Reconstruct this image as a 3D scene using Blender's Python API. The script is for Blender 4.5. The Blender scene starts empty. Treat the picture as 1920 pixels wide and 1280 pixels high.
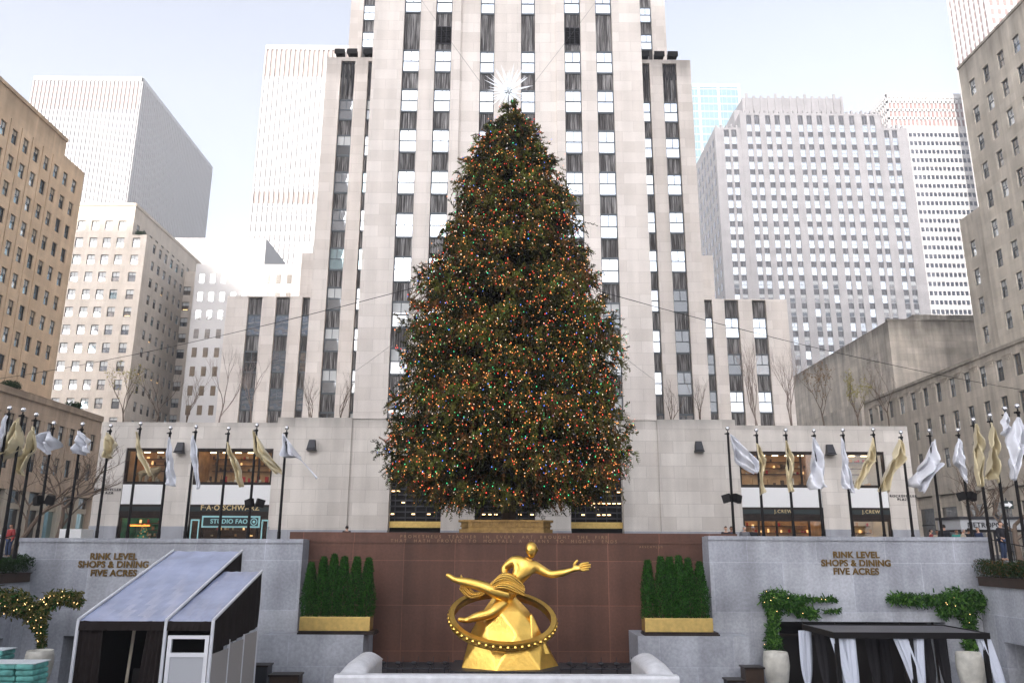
import bpy, bmesh, math, random
import numpy as np
from mathutils import Vector, Matrix
S = bpy.context.scene
COL = S.collection
# ------------------------------------------------------------------ camera, sky, sun, exposure
FPX = 28/36*1920; TH = math.radians(14.4); YAW = math.radians(.35); ROLL = math.radians(.26); CZ = .65
F0 = Vector((math.sin(YAW)*math.cos(TH), math.cos(YAW)*math.cos(TH), math.sin(TH)))
R0 = Vector((math.cos(YAW), -math.sin(YAW), 0)); U0 = R0.cross(F0)
RV = R0*math.cos(ROLL)+U0*math.sin(ROLL); UV = U0*math.cos(ROLL)-R0*math.sin(ROLL)
cam = bpy.data.objects.new('camera', bpy.data.cameras.new('camera')); COL.objects.link(cam)
cam.data.lens = 28; cam.data.sensor_width = 36; cam.data.clip_end = 3000; cam.data.clip_start = .1
m = Matrix((RV, UV, -F0)).transposed().to_4x4(); m.translation = (0, 0, CZ); cam.matrix_world = m
S.camera = cam
SUN_EL = math.radians(17); SUN_AZ = math.radians(24)      # sun low behind the camera, a little to its left
w = bpy.data.worlds.new('World'); S.world = w; w.use_nodes = True
nt = w.node_tree; nt.nodes.clear()
sky = nt.nodes.new('ShaderNodeTexSky'); sky.sky_type = 'NISHITA'; sky.sun_disc = False
sky.sun_elevation = SUN_EL; sky.sun_rotation = math.radians(180)+SUN_AZ
sky.air_density = 1.0; sky.dust_density = 3.2; sky.ozone_density = 1.0; sky.altitude = 50
bg = nt.nodes.new('ShaderNodeBackground'); bg.inputs[1].default_value = .15
wo = nt.nodes.new('ShaderNodeOutputWorld')
bw = nt.nodes.new('ShaderNodeRGBToBW'); nt.links.new(sky.outputs[0], bw.inputs[0])      # thin high cloud takes the blue out of the sky
ti = nt.nodes.new('ShaderNodeMix'); ti.data_type = 'RGBA'; ti.blend_type = 'MULTIPLY'; ti.inputs[0].default_value = 1
nt.links.new(bw.outputs[0], ti.inputs[6]); ti.inputs[7].default_value = (.97, .985, 1.08, 1)
hs = nt.nodes.new('ShaderNodeMix'); hs.data_type = 'RGBA'; hs.inputs[0].default_value = .8
nt.links.new(sky.outputs[0], hs.inputs[6]); nt.links.new(ti.outputs[2], hs.inputs[7])
nt.links.new(hs.outputs[2], bg.inputs[0]); nt.links.new(bg.outputs[0], wo.inputs[0])
sl = bpy.data.lights.new('sun', 'SUN'); sl.energy = 2.4; sl.angle = math.radians(.5); sl.color = (1, .93, .84)
so = bpy.data.objects.new('sun', sl); COL.objects.link(so)
sd = Vector((-math.sin(SUN_AZ)*math.cos(SUN_EL), -math.cos(SUN_AZ)*math.cos(SUN_EL), math.sin(SUN_EL)))
so.rotation_euler = sd.to_track_quat('Z', 'Y').to_euler()
S.view_settings.view_transform = 'Standard'; S.view_settings.look = 'None'
S.view_settings.exposure = 1.95; S.view_settings.gamma = 1
S.cycles.max_bounces = 6; S.cycles.diffuse_bounces = 3; S.cycles.glossy_bounces = 3; S.cycles.transparent_max_bounces = 6
S.cycles.use_denoising = True; S.cycles.sample_clamp_indirect = 4
PI = math.pi
rnd = random.Random(7)

def ray(x, y): return F0*0+FPX*F0+RV*(x-960)+UV*(640-y)
def pY(x, y, Y):
    d = ray(x, y); t = Y/d.y; return (d.x*t, CZ+d.z*t)
def pX(x, y, X):
    d = ray(x, y); t = X/d.x; return (d.y*t, CZ+d.z*t)
def proj(p):
    v = Vector(p)-Vector((0, 0, CZ)); dz = v.dot(F0); return 960+FPX*v.dot(RV)/dz, 640-FPX*v.dot(UV)/dz

# ------------------------------------------------------------------ materials
M = {}
def mat(name, rgb, rough=.7, metal=0, spec=.3, emit=None, es=1.0, noise=None, bump=0, bscale=20, alpha=None, sheen=0):
    if name in M: return M[name]
    a = bpy.data.materials.new(name); a.use_nodes = True; n = a.node_tree.nodes; l = a.node_tree.links
    p = n['Principled BSDF']; p.inputs['Base Color'].default_value = (*rgb, 1); p.inputs['Roughness'].default_value = rough
    p.inputs['Metallic'].default_value = metal; p.inputs['Specular IOR Level'].default_value = spec
    if emit: p.inputs['Emission Color'].default_value = (*emit, 1); p.inputs['Emission Strength'].default_value = es
    if sheen: p.inputs['Sheen Weight'].default_value = sheen
    tc = n.new('ShaderNodeTexCoord')
    if noise:                         # (scale, amount): mottled wear in the colour
        t = n.new('ShaderNodeTexNoise'); t.inputs['Scale'].default_value = noise[0]; t.inputs['Detail'].default_value = 6
        l.new(tc.outputs['Object'], t.inputs['Vector'])
        r = n.new('ShaderNodeMapRange'); r.inputs[1].default_value = .3; r.inputs[2].default_value = .7
        r.inputs[3].default_value = 1-noise[1]; r.inputs[4].default_value = 1+noise[1]; l.new(t.outputs[0], r.inputs[0])
        x = n.new('ShaderNodeMix'); x.data_type = 'RGBA'; x.blend_type = 'MULTIPLY'; x.inputs[0].default_value = 1
        x.inputs[6].default_value = (*rgb, 1); l.new(r.outputs[0], x.inputs[7]); l.new(x.outputs[2], p.inputs['Base Color'])
    if bump:
        t = n.new('ShaderNodeTexNoise'); t.inputs['Scale'].default_value = bscale; t.inputs['Detail'].default_value = 4
        l.new(tc.outputs['Object'], t.inputs['Vector'])
        b = n.new('ShaderNodeBump'); b.inputs['Strength'].default_value = bump; b.inputs['Distance'].default_value = .05
        l.new(t.outputs[0], b.inputs['Height']); l.new(b.outputs[0], p.inputs['Normal'])
    M[name] = a; return a

def stone(name, c1, c2, bw=1.5, bh=.75, mortar=.012, joint=.72, stain=.25, streak=.3, rough=.85, speck=0, top=None):
    a = bpy.data.materials.new(name); a.use_nodes = True; n = a.node_tree.nodes; l = a.node_tree.links
    p = n['Principled BSDF']; p.inputs['Roughness'].default_value = rough; p.inputs['Specular IOR Level'].default_value = .25
    tc = n.new('ShaderNodeTexCoord'); sp = n.new('ShaderNodeSeparateXYZ'); l.new(tc.outputs['Object'], sp.inputs[0])
    ad = n.new('ShaderNodeMath'); ad.operation = 'ADD'; l.new(sp.outputs[0], ad.inputs[0]); l.new(sp.outputs[1], ad.inputs[1])
    cb = n.new('ShaderNodeCombineXYZ'); l.new(ad.outputs[0], cb.inputs[0]); l.new(sp.outputs[2], cb.inputs[1])
    br = n.new('ShaderNodeTexBrick'); br.inputs['Scale'].default_value = 1; br.inputs['Brick Width'].default_value = bw
    br.inputs['Row Height'].default_value = bh; br.inputs['Mortar Size'].default_value = mortar; br.inputs['Mortar Smooth'].default_value = .3
    br.inputs['Color1'].default_value = (*c1, 1); br.inputs['Color2'].default_value = (*c2, 1)
    br.inputs['Mortar'].default_value = (*[v*joint for v in c1], 1); l.new(cb.outputs[0], br.inputs['Vector'])
    col = br.outputs[0]
    def mult(col, scale, lo, mapv, detail=5):
        t = n.new('ShaderNodeTexNoise'); t.inputs['Scale'].default_value = scale; t.inputs['Detail'].default_value = detail
        mp = n.new('ShaderNodeMapping'); mp.inputs['Scale'].default_value = mapv; l.new(tc.outputs['Object'], mp.inputs[0]); l.new(mp.outputs[0], t.inputs['Vector'])
        r = n.new('ShaderNodeMapRange'); r.inputs[1].default_value = .35; r.inputs[2].default_value = .65
        r.inputs[3].default_value = 1-lo; r.inputs[4].default_value = 1; l.new(t.outputs[0], r.inputs[0])
        x = n.new('ShaderNodeMix'); x.data_type = 'RGBA'; x.blend_type = 'MULTIPLY'; x.inputs[0].default_value = 1
        l.new(col, x.inputs[6]); l.new(r.outputs[0], x.inputs[7]); return x.outputs[2]
    if stain: col = mult(col, .35, stain, (1, 1, 1))
    if streak: col = mult(col, 1.2, streak, (1, 1, .06))
    if speck: col = mult(col, 9, speck, (1, 1, 1), 8)
    if top:                            # rain-darkened band that runs down from a coping at height top[0]
        t = n.new('ShaderNodeTexNoise'); t.inputs['Scale'].default_value = .9; t.inputs['Detail'].default_value = 5
        mp = n.new('ShaderNodeMapping'); mp.inputs['Scale'].default_value = (1, 1, .15); l.new(tc.outputs['Object'], mp.inputs[0]); l.new(mp.outputs[0], t.inputs['Vector'])
        z = n.new('ShaderNodeMapRange'); z.inputs[1].default_value = top[0]-top[1]; z.inputs[2].default_value = top[0]; z.inputs[3].default_value = 0; z.inputs[4].default_value = 1
        l.new(sp.outputs[2], z.inputs[0])
        mm = n.new('ShaderNodeMath'); mm.operation = 'MULTIPLY'; l.new(z.outputs[0], mm.inputs[0]); l.new(t.outputs[0], mm.inputs[1])
        r = n.new('ShaderNodeMapRange'); r.inputs[1].default_value = .15; r.inputs[2].default_value = .5; r.inputs[3].default_value = 1; r.inputs[4].default_value = top[2]; l.new(mm.outputs[0], r.inputs[0])
        x = n.new('ShaderNodeMix'); x.data_type = 'RGBA'; x.blend_type = 'MULTIPLY'; x.inputs[0].default_value = 1
        l.new(col, x.inputs[6]); l.new(r.outputs[0], x.inputs[7]); col = x.outputs[2]
    l.new(col, p.inputs['Base Color'])
    b = n.new('ShaderNodeBump'); b.inputs['Strength'].default_value = .3; b.inputs['Distance'].default_value = .02; b.invert = True
    l.new(br.outputs['Fac'], b.inputs['Height']); l.new(b.outputs[0], p.inputs['Normal'])
    M[name] = a; return a

def fluted(name, c1, c2, width):
    """cast metal spandrel: rounded vertical flutes, weathered pale and dark down each flute"""
    a = bpy.data.materials.new(name); a.use_nodes = True; n = a.node_tree.nodes; l = a.node_tree.links
    p = n['Principled BSDF']; p.inputs['Roughness'].default_value = .5; p.inputs['Metallic'].default_value = .35
    tc = n.new('ShaderNodeTexCoord'); t = n.new('ShaderNodeTexNoise'); t.inputs['Scale'].default_value = 3.5; t.inputs['Detail'].default_value = 4
    mp = n.new('ShaderNodeMapping'); mp.inputs['Scale'].default_value = (1.3, 1.3, .12); l.new(tc.outputs['Object'], mp.inputs[0]); l.new(mp.outputs[0], t.inputs['Vector'])
    r = n.new('ShaderNodeValToRGB'); r.color_ramp.elements[0].position = .45; r.color_ramp.elements[0].color = (*c1, 1)
    r.color_ramp.elements[1].position = .68; r.color_ramp.elements[1].color = (*c2, 1); l.new(t.outputs[0], r.inputs[0]); l.new(r.outputs[0], p.inputs['Base Color'])
    M[name] = a; return a

def glass(name, refl, base=(.02, .025, .03), tint=(.93, .97, 1), rough=.02, wave=.25):
    a = bpy.data.materials.new(name); a.use_nodes = True; n = a.node_tree.nodes; l = a.node_tree.links
    p = n['Principled BSDF']; p.inputs['Base Color'].default_value = (*base, 1); p.inputs['Roughness'].default_value = .15
    g = n.new('ShaderNodeBsdfGlossy'); g.inputs['Color'].default_value = (*tint, 1); g.inputs['Roughness'].default_value = rough
    x = n.new('ShaderNodeMixShader'); x.inputs[0].default_value = refl
    tc = n.new('ShaderNodeTexCoord'); t = n.new('ShaderNodeTexNoise'); t.inputs['Scale'].default_value = .9; t.inputs['Detail'].default_value = 1
    l.new(tc.outputs['Object'], t.inputs['Vector']); b = n.new('ShaderNodeBump'); b.inputs['Strength'].default_value = wave; b.inputs['Distance'].default_value = .05
    l.new(t.outputs[0], b.inputs['Height']); l.new(b.outputs[0], g.inputs['Normal'])
    l.new(p.outputs[0], x.inputs[1]); l.new(g.outputs[0], x.inputs[2]); l.new(x.outputs[0], n['Material Output'].inputs[0])
    M[name] = a; return a

def clear_glass(name, refl=.12):
    a = bpy.data.materials.new(name); a.use_nodes = True; n = a.node_tree.nodes; l = a.node_tree.links
    n.remove(n['Principled BSDF']); t = n.new('ShaderNodeBsdfTransparent'); t.inputs[0].default_value = (.9, .93, .93, 1)
    g = n.new('ShaderNodeBsdfGlossy'); g.inputs['Roughness'].default_value = .03; x = n.new('ShaderNodeMixShader'); x.inputs[0].default_value = refl
    l.new(t.outputs[0], x.inputs[1]); l.new(g.outputs[0], x.inputs[2]); l.new(x.outputs[0], n['Material Output'].inputs[0]); M[name] = a; return a

stone('limestone', (.66, .60, .54), (.76, .70, .64), 1.9, .95, .012, .8, .1, .1, top=(46.4, 3.5, .6))
stone('limestone_tower', (.66, .60, .54), (.76, .70, .64), 1.9, .95, .012, .8, .1, .1)
stone('limestone_podium', (.63, .58, .52), (.74, .69, .625), 1.9, .93, .012, .74, .16, .14, top=(10.1, 1.5, .62))
stone('plinth_granite', (.38, .39, .42), (.42, .43, .46), 1.9, 2, .01, .7, .2, .2)
stone('tan_stone', (.74, .55, .37), (.80, .61, .42), 1.5, .9, .01, .82, .12, .15, top=(55, 5, .62))
stone('tan_stone_low', (.60, .46, .335), (.66, .51, .38), 1.8, .9, .012, .8, .15, .2, top=(17, 2.5, .7))
stone('beige_stone', (.60, .53, .45), (.66, .59, .51), 2.0, 1.2, .01, .86, .1, .12)
stone('grey_stone', (.58, .52, .43), (.65, .59, .50), 1.6, .95, .012, .8, .2, .25, top=(60.4, 6, .6))
stone('grey_stone_low', (.56, .50, .41), (.64, .57, .48), 1.6, .95, .012, .8, .2, .25, top=(20.2, 2, .65))
stone('soot_stone', (.60, .54, .45), (.70, .63, .54), 2.2, 1.0, .014, .75, .3, .3, top=(34.2, 4, .45))
stone('pale_stone', (.43, .41, .40), (.47, .45, .44), 2.4, 1.8, .01, .9, .08, .1)
stone('rink_granite', (.44, .455, .50), (.56, .575, .61), 3.1, 2.1, .022, 1.3, .38, .22, rough=.55, speck=.2)
stone('red_granite', (.122, .056, .036), (.155, .073, .050), 2.35, 1.95, .018, 2.0, .3, .28, rough=.5, speck=.16)
M['red_granite'].node_tree.nodes['Brick Texture'].offset = 0
mat('white_marble', (.62, .62, .63), .5, noise=(3, .12))
mat('white_panel', (.75, .75, .74), .6)
fluted('spandrel', (.06, .055, .052), (.30, .29, .28), 1)
fluted('spandrel_pale', (.10, .10, .105), (.20, .20, .205), 1)
mat('win_frame', (.10, .115, .125), .5); mat('win_frame_dark', (.035, .04, .045), .5); mat('win_frame_pale', (.45, .46, .47), .5)
mat('bronze', (.03, .022, .018), .4, .6, noise=(2, .3))
glass('glass_sky', .72, (.03, .04, .06), (.86, .93, 1), wave=.06); glass('glass_half', .4, (.05, .06, .07), wave=.08); glass('glass_dark', .09, (.012, .013, .014), wave=.08)
glass('glass_room', .16, (.10, .075, .05), wave=.08); glass('glass_teal', .4, (.06, .13, .15), (.7, .92, .95), wave=.08)
mat('blind', (.5, .51, .5), .6); mat('blind_tan', (.46, .40, .31), .6)
mat('lit_lamp', (.9, .6, .3), .5, emit=(1, .62, .28), es=1.3)
clear_glass('shop_glass', .1)
mat('black_metal', (.008, .007, .007), .5, 0, spec=.15); mat('dark_metal', (.05, .05, .055), .5, .5)
mat('chrome', (.75, .75, .76), .12, 1); mat('brass', (.62, .44, .15), .42, .85, noise=(6, .12))
mat('gold', (.83, .52, .115), .3, 1, noise=(2.5, .12), bump=.12, bscale=9)
mat('gold_letter', (.125, .072, .012), .5, .1); mat('sign_gold', (.62, .48, .24), .5)

# ------------------------------------------------------------------ object helpers
ORG = {}
def tag(o, label=None, cat=None, group=None, kind=None):
    if label: o['label'] = label
    if cat: o['category'] = cat
    if group: o['group'] = group
    if kind: o['kind'] = kind
    return o
def thing(name, label, cat, loc=(0, 0, 0), group=None, rz=0):
    o = bpy.data.objects.new(name, None); COL.objects.link(o); o.location = loc; o.rotation_euler = (0, 0, rz); o.empty_display_size = .2
    ORG[o.name] = Vector(loc); return tag(o, label, cat, group)
class MB:
    def __init__(s): s.v = []; s.f = []; s.m = []
    def quad(s, a, b, c, d, m=0):
        n = len(s.v); s.v += [a, b, c, d]; s.f.append((n, n+1, n+2, n+3)); s.m.append(m)
    def poly(s, pts, m=0):
        n = len(s.v); s.v += list(pts); s.f.append(tuple(range(n, n+len(pts)))); s.m.append(m)
    def box(s, x0, x1, y0, y1, z0, z1, m=0, skip=''):
        n = len(s.v); s.v += [(x, y, z) for z in (z0, z1) for x, y in ((x0, y0), (x1, y0), (x1, y1), (x0, y1))]
        for k, f in (('b', (0, 3, 2, 1)), ('t', (4, 5, 6, 7)), ('F', (0, 1, 5, 4)), ('r', (1, 2, 6, 5)), ('k', (2, 3, 7, 6)), ('l', (3, 0, 4, 7))):
            if k not in skip: s.f.append(tuple(n+i for i in f)); s.m.append(m)
    def tube(s, pts, rad, n=8, m=0, cap=True):
        pts = [Vector(p) for p in pts]; rad = rad if isinstance(rad, (list, tuple)) else [rad]*len(pts); b = len(s.v); up = None
        for i, p in enumerate(pts):
            d = (pts[min(i+1, len(pts)-1)]-pts[max(i-1, 0)]).normalized()
            if up is None: up = Vector((0, 0, 1)) if abs(d.z) < .9 else Vector((1, 0, 0))
            a = d.cross(up).normalized(); c = d.cross(a).normalized(); up = -c if False else up
            for k in range(n):
                t = 2*PI*k/n; q = p+(a*math.cos(t)+c*math.sin(t))*rad[i]; s.v.append(tuple(q))
        for i in range(len(pts)-1):
            for k in range(n):
                s.f.append((b+i*n+k, b+i*n+(k+1) % n, b+(i+1)*n+(k+1) % n, b+(i+1)*n+k)); s.m.append(m)
        if cap:
            s.f.append(tuple(b+k for k in range(n))); s.m.append(m); s.f.append(tuple(b+(len(pts)-1)*n+k for k in range(n))); s.m.append(m)
    def lathe(s, prof, c=(0, 0, 0), n=20, m=0):
        b = len(s.v)
        for r, z in prof:
            for k in range(n): t = 2*PI*k/n; s.v.append((c[0]+r*math.cos(t), c[1]+r*math.sin(t), c[2]+z))
        for i in range(len(prof)-1):
            for k in range(n): s.f.append((b+i*n+k, b+i*n+(k+1) % n, b+(i+1)*n+(k+1) % n, b+(i+1)*n+k)); s.m.append(m)
    def ball(s, c, r, n=10, m=0, sz=1):
        s.lathe([(max(r*math.sin(PI*i/(n//2+1)), .0005), -r*sz*math.cos(PI*i/(n//2+1))) for i in range(n//2+2)], c, n, m)
    def build(s, name, mats, parent=None, smooth=False, local=False):
        me = bpy.data.meshes.new(name); off = Vector((0, 0, 0)) if (parent is None or local) else ORG.get(parent.name, Vector((0, 0, 0)))
        me.from_pydata([tuple(Vector(v)-off) for v in s.v] if off.length else s.v, [], s.f)
        if not isinstance(mats, (list, tuple)): mats = [mats]
        for a in mats: me.materials.append(M[a] if isinstance(a, str) else a)
        if len(mats) > 1: me.polygons.foreach_set('material_index', s.m)
        if smooth: me.polygons.foreach_set('use_smooth', [True]*len(s.f))
        me.update(); o = bpy.data.objects.new(name, me); COL.objects.link(o)
        if parent is not None: o.parent = parent; ORG[o.name] = off
        else: ORG[o.name] = Vector((0, 0, 0))
        return o
def bevel(o, w=.02, seg=2):
    b = o.modifiers.new('bevel', 'BEVEL'); b.width = w; b.segments = seg; b.limit_method = 'ANGLE'; return o
def copy_tree(o, parent=None):
    c = o.copy(); COL.objects.link(c)
    if parent is not None: c.parent = parent
    for ch in list(o.children): copy_tree(ch, c)
    return c
def text(body, name, matn, parent, loc, size, ext=.02, rot=(PI/2, 0, 0), spacing=1, off=0, align='CENTER', sx=1):
    c = bpy.data.curves.new(name, 'FONT'); c.body = body; c.size = size; c.extrude = ext; c.align_x = align; c.space_character = spacing; c.offset = off
    c.materials.append(M[matn]); o = bpy.data.objects.new(name, c)
    if parent is not None: loc = Vector(loc)-ORG.get(parent.name, Vector((0, 0, 0)))
    me = bpy.data.meshes.new_from_object(o); me.name = name; bpy.data.objects.remove(o)
    me.transform(Matrix.Translation(loc) @ Matrix.Rotation(rot[2], 4, 'Z') @ Matrix.Rotation(rot[0], 4, 'X') @ Matrix.Diagonal((sx, 1, 1, 1)))
    o = bpy.data.objects.new(name, me); COL.objects.link(o)
    if parent is not None: o.parent = parent; ORG[o.name] = ORG.get(parent.name, Vector((0, 0, 0)))
    return o

# ------------------------------------------------------------------ facades
def P(n, pos, a, z, d):
    return (a, pos+d, z) if n == 'F' else ((pos-d, a, z) if n == 'L' else (pos+d, a, z))
def facade(mb, n, pos, a0, a1, z0, z1, ops):
    """wall sheet in plane n with real recesses: ops = (a0, a1, z0, z1, depth, closed)"""
    A = sorted({a0, a1, *[round(o[0], 4) for o in ops], *[round(o[1], 4) for o in ops]}); Z = sorted({z0, z1, *[round(o[2], 4) for o in ops], *[round(o[3], 4) for o in ops]})
    A = [a for a in A if a0-1e-6 <= a <= a1+1e-6]; Z = [z for z in Z if z0-1e-6 <= z <= z1+1e-6]
    g = np.zeros((len(A)-1, len(Z)-1), bool); Am = np.array([(A[i]+A[i+1])/2 for i in range(len(A)-1)]); Zm = np.array([(Z[i]+Z[i+1])/2 for i in range(len(Z)-1)])
    for o in ops: g |= ((Am > o[0]) & (Am < o[1]))[:, None] & ((Zm > o[2]) & (Zm < o[3]))[None, :]
    for i in range(len(A)-1):
        j = 0
        while j < len(Z)-1:
            if g[i, j]: j += 1; continue
            k = j
            while k+1 < len(Z)-1 and not g[i, k+1]: k += 1
            mb.quad(P(n, pos, A[i], Z[j], 0), P(n, pos, A[i+1], Z[j], 0), P(n, pos, A[i+1], Z[k+1], 0), P(n, pos, A[i], Z[k+1], 0)); j = k+1
    for o in ops:
        b0, b1, c0, c1, d, cl = o[:6]
        for (p, q) in (((b0, c0), (b1, c0)), ((b1, c0), (b1, c1)), ((b1, c1), (b0, c1)), ((b0, c1), (b0, c0))):
            mb.quad(P(n, pos, p[0], p[1], 0), P(n, pos, q[0], q[1], 0), P(n, pos, q[0], q[1], d), P(n, pos, p[0], p[1], d))
        if cl: mb.quad(P(n, pos, b0, c0, d), P(n, pos, b1, c0, d), P(n, pos, b1, c1, d), P(n, pos, b0, c1, d))
WT = {}
def window_mesh(w, h, var, frame='win_frame_dark', style='sash'):
    """front at y=0, glass just behind; upper/lower sash; var picks blinds and what the glass shows"""
    key = (round(w, 3), round(h, 3), var, frame, style)
    if key in WT: return WT[key]
    gl, bl, lamp = var; b = MB(); t = min(.085, w*.07); ms = [frame, gl, 'blind' if bl >= 0 else 'blind_tan', 'lit_lamp']; bl = abs(bl)
    for x0, x1, z0, z1 in ((0, t, 0, h), (w-t, w, 0, h), (t, w-t, 0, t), (t, w-t, h-t, h)): b.box(x0, x1, 0, .1, z0, z1, 0)
    b.box(t, w-t, .01, .09, h*.5-t*.5, h*.5+t*.5, 0)
    if style == 'tri': b.box(w/2-t*.35, w/2+t*.35, .02, .08, h*.5+t*.5, h-t, 0)
    if style == 'cross': b.box(w/2-t*.3, w/2+t*.3, .02, .08, h*.5+t*.5, h-t, 0); b.box(w/2-t*.3, w/2+t*.3, .02, .08, t, h*.5-t*.5, 0)
    b.quad((t, .06, h*.5), (w-t, .06, h*.5), (w-t, .055, h-t), (t, .055, h-t), 1); b.quad((t, .05, t), (w-t, .05, t), (w-t, .055, h*.5), (t, .055, h*.5), 1)
    if bl: b.quad((t, .045, h-t-(h-2*t)*bl), (w-t, .045, h-t-(h-2*t)*bl), (w-t, .045, h-t), (t, .045, h-t), 2)
    if lamp:
        for q in range(lamp): zz = h*(.12+.11*q); b.box(t+w*.12, w-t-w*.12, .03, .045, zz, zz+h*.035, 3)
    me = bpy.data.meshes.new('window'); me.from_pydata(b.v, [], b.f)
    for a in ms: me.materials.append(M[a])
    me.polygons.foreach_set('material_index', b.m); me.update(); WT[key] = me; return me
RZ = {'F': 0, 'L': PI/2, 'R': -PI/2}
def place_windows(root, wins, limit=99, hidden=None):
    """wins: (n, pos, a_centre, z0, w, h, depth, var, frame, style). The largest in the picture become parts; what is past 100 is one part."""
    off = ORG[root.name]; sc = []
    for q in wins:
        n, pos, a, z, w, h, d = q[:7]; p = P(n, pos, a, z+h/2, d); v = Vector(p)-Vector((0, 0, CZ)); u, t = proj(p)
        size = w*h/v.length_squared*(1 if n == 'F' else .6)
        if not (-20 < u < 1940 and -30 < t < 1300): size *= 1e-3
        if hidden and hidden(u, t): size *= 1e-2
        sc.append((size, q))
    sc.sort(key=lambda e: -e[0]); rest = sc[limit:] if len(sc) > 100 else []; first = sc[:limit] if rest else sc
    def mtx(q):
        n, pos, a, z, w, h, d = q[:7]; p = Vector(P(n, pos, a, z, d-.12)); R = Matrix.Rotation(RZ[n], 4, 'Z')
        return Matrix.Translation(p-off) @ R @ Matrix.Translation((-w/2, 0, 0))
    for s_, q in first:
        me = window_mesh(q[4], q[5], q[7], q[8], q[9]); o = bpy.data.objects.new('window', me); COL.objects.link(o); o.parent = root; o.matrix_local = mtx(q)
    if rest:
        vs = []; fs = []; mi = []; names = []; 
        for s_, q in rest:
            me = window_mesh(q[4], q[5], q[7], q[8], q[9]); T = mtx(q); b = len(vs); vs += [tuple(T @ v.co) for v in me.vertices]
            for pl in me.polygons:
                nm = me.materials[pl.material_index].name
                if nm not in names: names.append(nm)
                fs.append(tuple(b+i for i in pl.vertices)); mi.append(names.index(nm))
        me = bpy.data.meshes.new('window'); me.from_pydata(vs, [], fs)
        for nm in names: me.materials.append(bpy.data.materials[nm])
        me.polygons.foreach_set('material_index', mi); me.update(); o = bpy.data.objects.new('window', me); COL.objects.link(o); o.parent = root; o['kind'] = 'stuff'

# ================================================================== THE SETTING
stone('pavers', (.34, .325, .30), (.40, .38, .355), .9, .6, .01, .6, .2, 0)
mat('asphalt', (.05, .05, .052), .9, noise=(3, .2)); mat('rink_floor_mat', (.30, .32, .34), .6, noise=(1, .15))
PX, PYF, PZ = 20.95, 38.0, -5.5
g = MB()
for x0, x1, y0, y1 in ((-900, -22, -700, 1500), (22, 900, -700, 1500), (-22, 22, 38.3, 1500), (-22, 22, -700, -10)):
    g.quad((x0, y0, 0), (x1, y0, 0), (x1, y1, 0), (x0, y1, 0))
tag(g.build('ground', 'pavers'), kind='structure')
g = MB(); g.quad((-900, 47, .004), (900, 47, .004), (900, 56, .004), (-900, 56, .004)); tag(g.build('road', 'asphalt'), kind='structure')
g = MB(); g.quad((-22.5, -10, PZ), (22.5, -10, PZ), (22.5, 39, PZ), (-22.5, 39, PZ)); tag(g.build('rink_floor', 'rink_floor_mat'), kind='structure')
# ================================================================== BUILDINGS
def spandrel_parts(root, panels, mats_, name='spandrel', limit=99):
    panels = sorted(panels, key=lambda p: p[0]); rest = MB()
    for i, (key, a) in enumerate(panels):
        b = MB() if i < limit else rest; corrugated(b, *a[0], **a[1])
        if i < limit: b.build(name, mats_, root)
    if rest.f: o = rest.build(name, mats_, root); o['kind'] = 'stuff'
def corrugated(mb, n, pos, a0, a1, z0, z1, d, k=7, amp=.06, m=0):
    N = k*4; pts = []
    for i in range(N+1):
        t = i/N; dd = d-amp*abs(math.sin(PI*k*t))**.6; pts.append((a0+(a1-a0)*t, dd))
    for (a, da), (b, db) in zip(pts, pts[1:]):
        mb.quad(P(n, pos, a, z0, da), P(n, pos, b, z0, db), P(n, pos, b, z1, db), P(n, pos, a, z1, da), m)
    for zz in (z0, z1-.07):
        p = [P(n, pos, a0, zz, d-amp-.06), P(n, pos, a1, zz, d-amp-.06), P(n, pos, a1, zz+.07, d-amp-.06), P(n, pos, a0, zz+.07, d-amp-.06)]; mb.quad(*p, m+1)
        mb.quad(p[0], p[1], P(n, pos, a1, zz, d), P(n, pos, a0, zz, d), m+1); mb.quad(p[3], p[2], P(n, pos, a1, zz+.07, d), P(n, pos, a0, zz+.07, d), m+1)
TREE_PROF = [(28.0, .12), (27.2, .55), (26.6, 1.05), (25.4, 2.0), (23.8, 2.95), (22, 3.55), (20.2, 4.25), (18.5, 4.8), (16.8, 5.3), (15, 5.85), (13.5, 6.25), (12, 6.5), (10.3, 6.75), (8.6, 6.95), (7.2, 7.15), (6, 7.2), (4.9, 6.9), (4.1, 6.3), (3.3, 5.2), (2.6, 4.0), (2.2, 3)]
def behind_tree(u, t):
    if not 215 < t < 965: return False
    hw = np.interp(t, [215, 300, 400, 500, 600, 700, 800, 900, 960], [25, 85, 125, 155, 185, 200, 220, 230, 180]); return abs(u-955) < hw-5

FL = lambda k: 41.95-3.775*k          # head of the window on floor k
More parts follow.
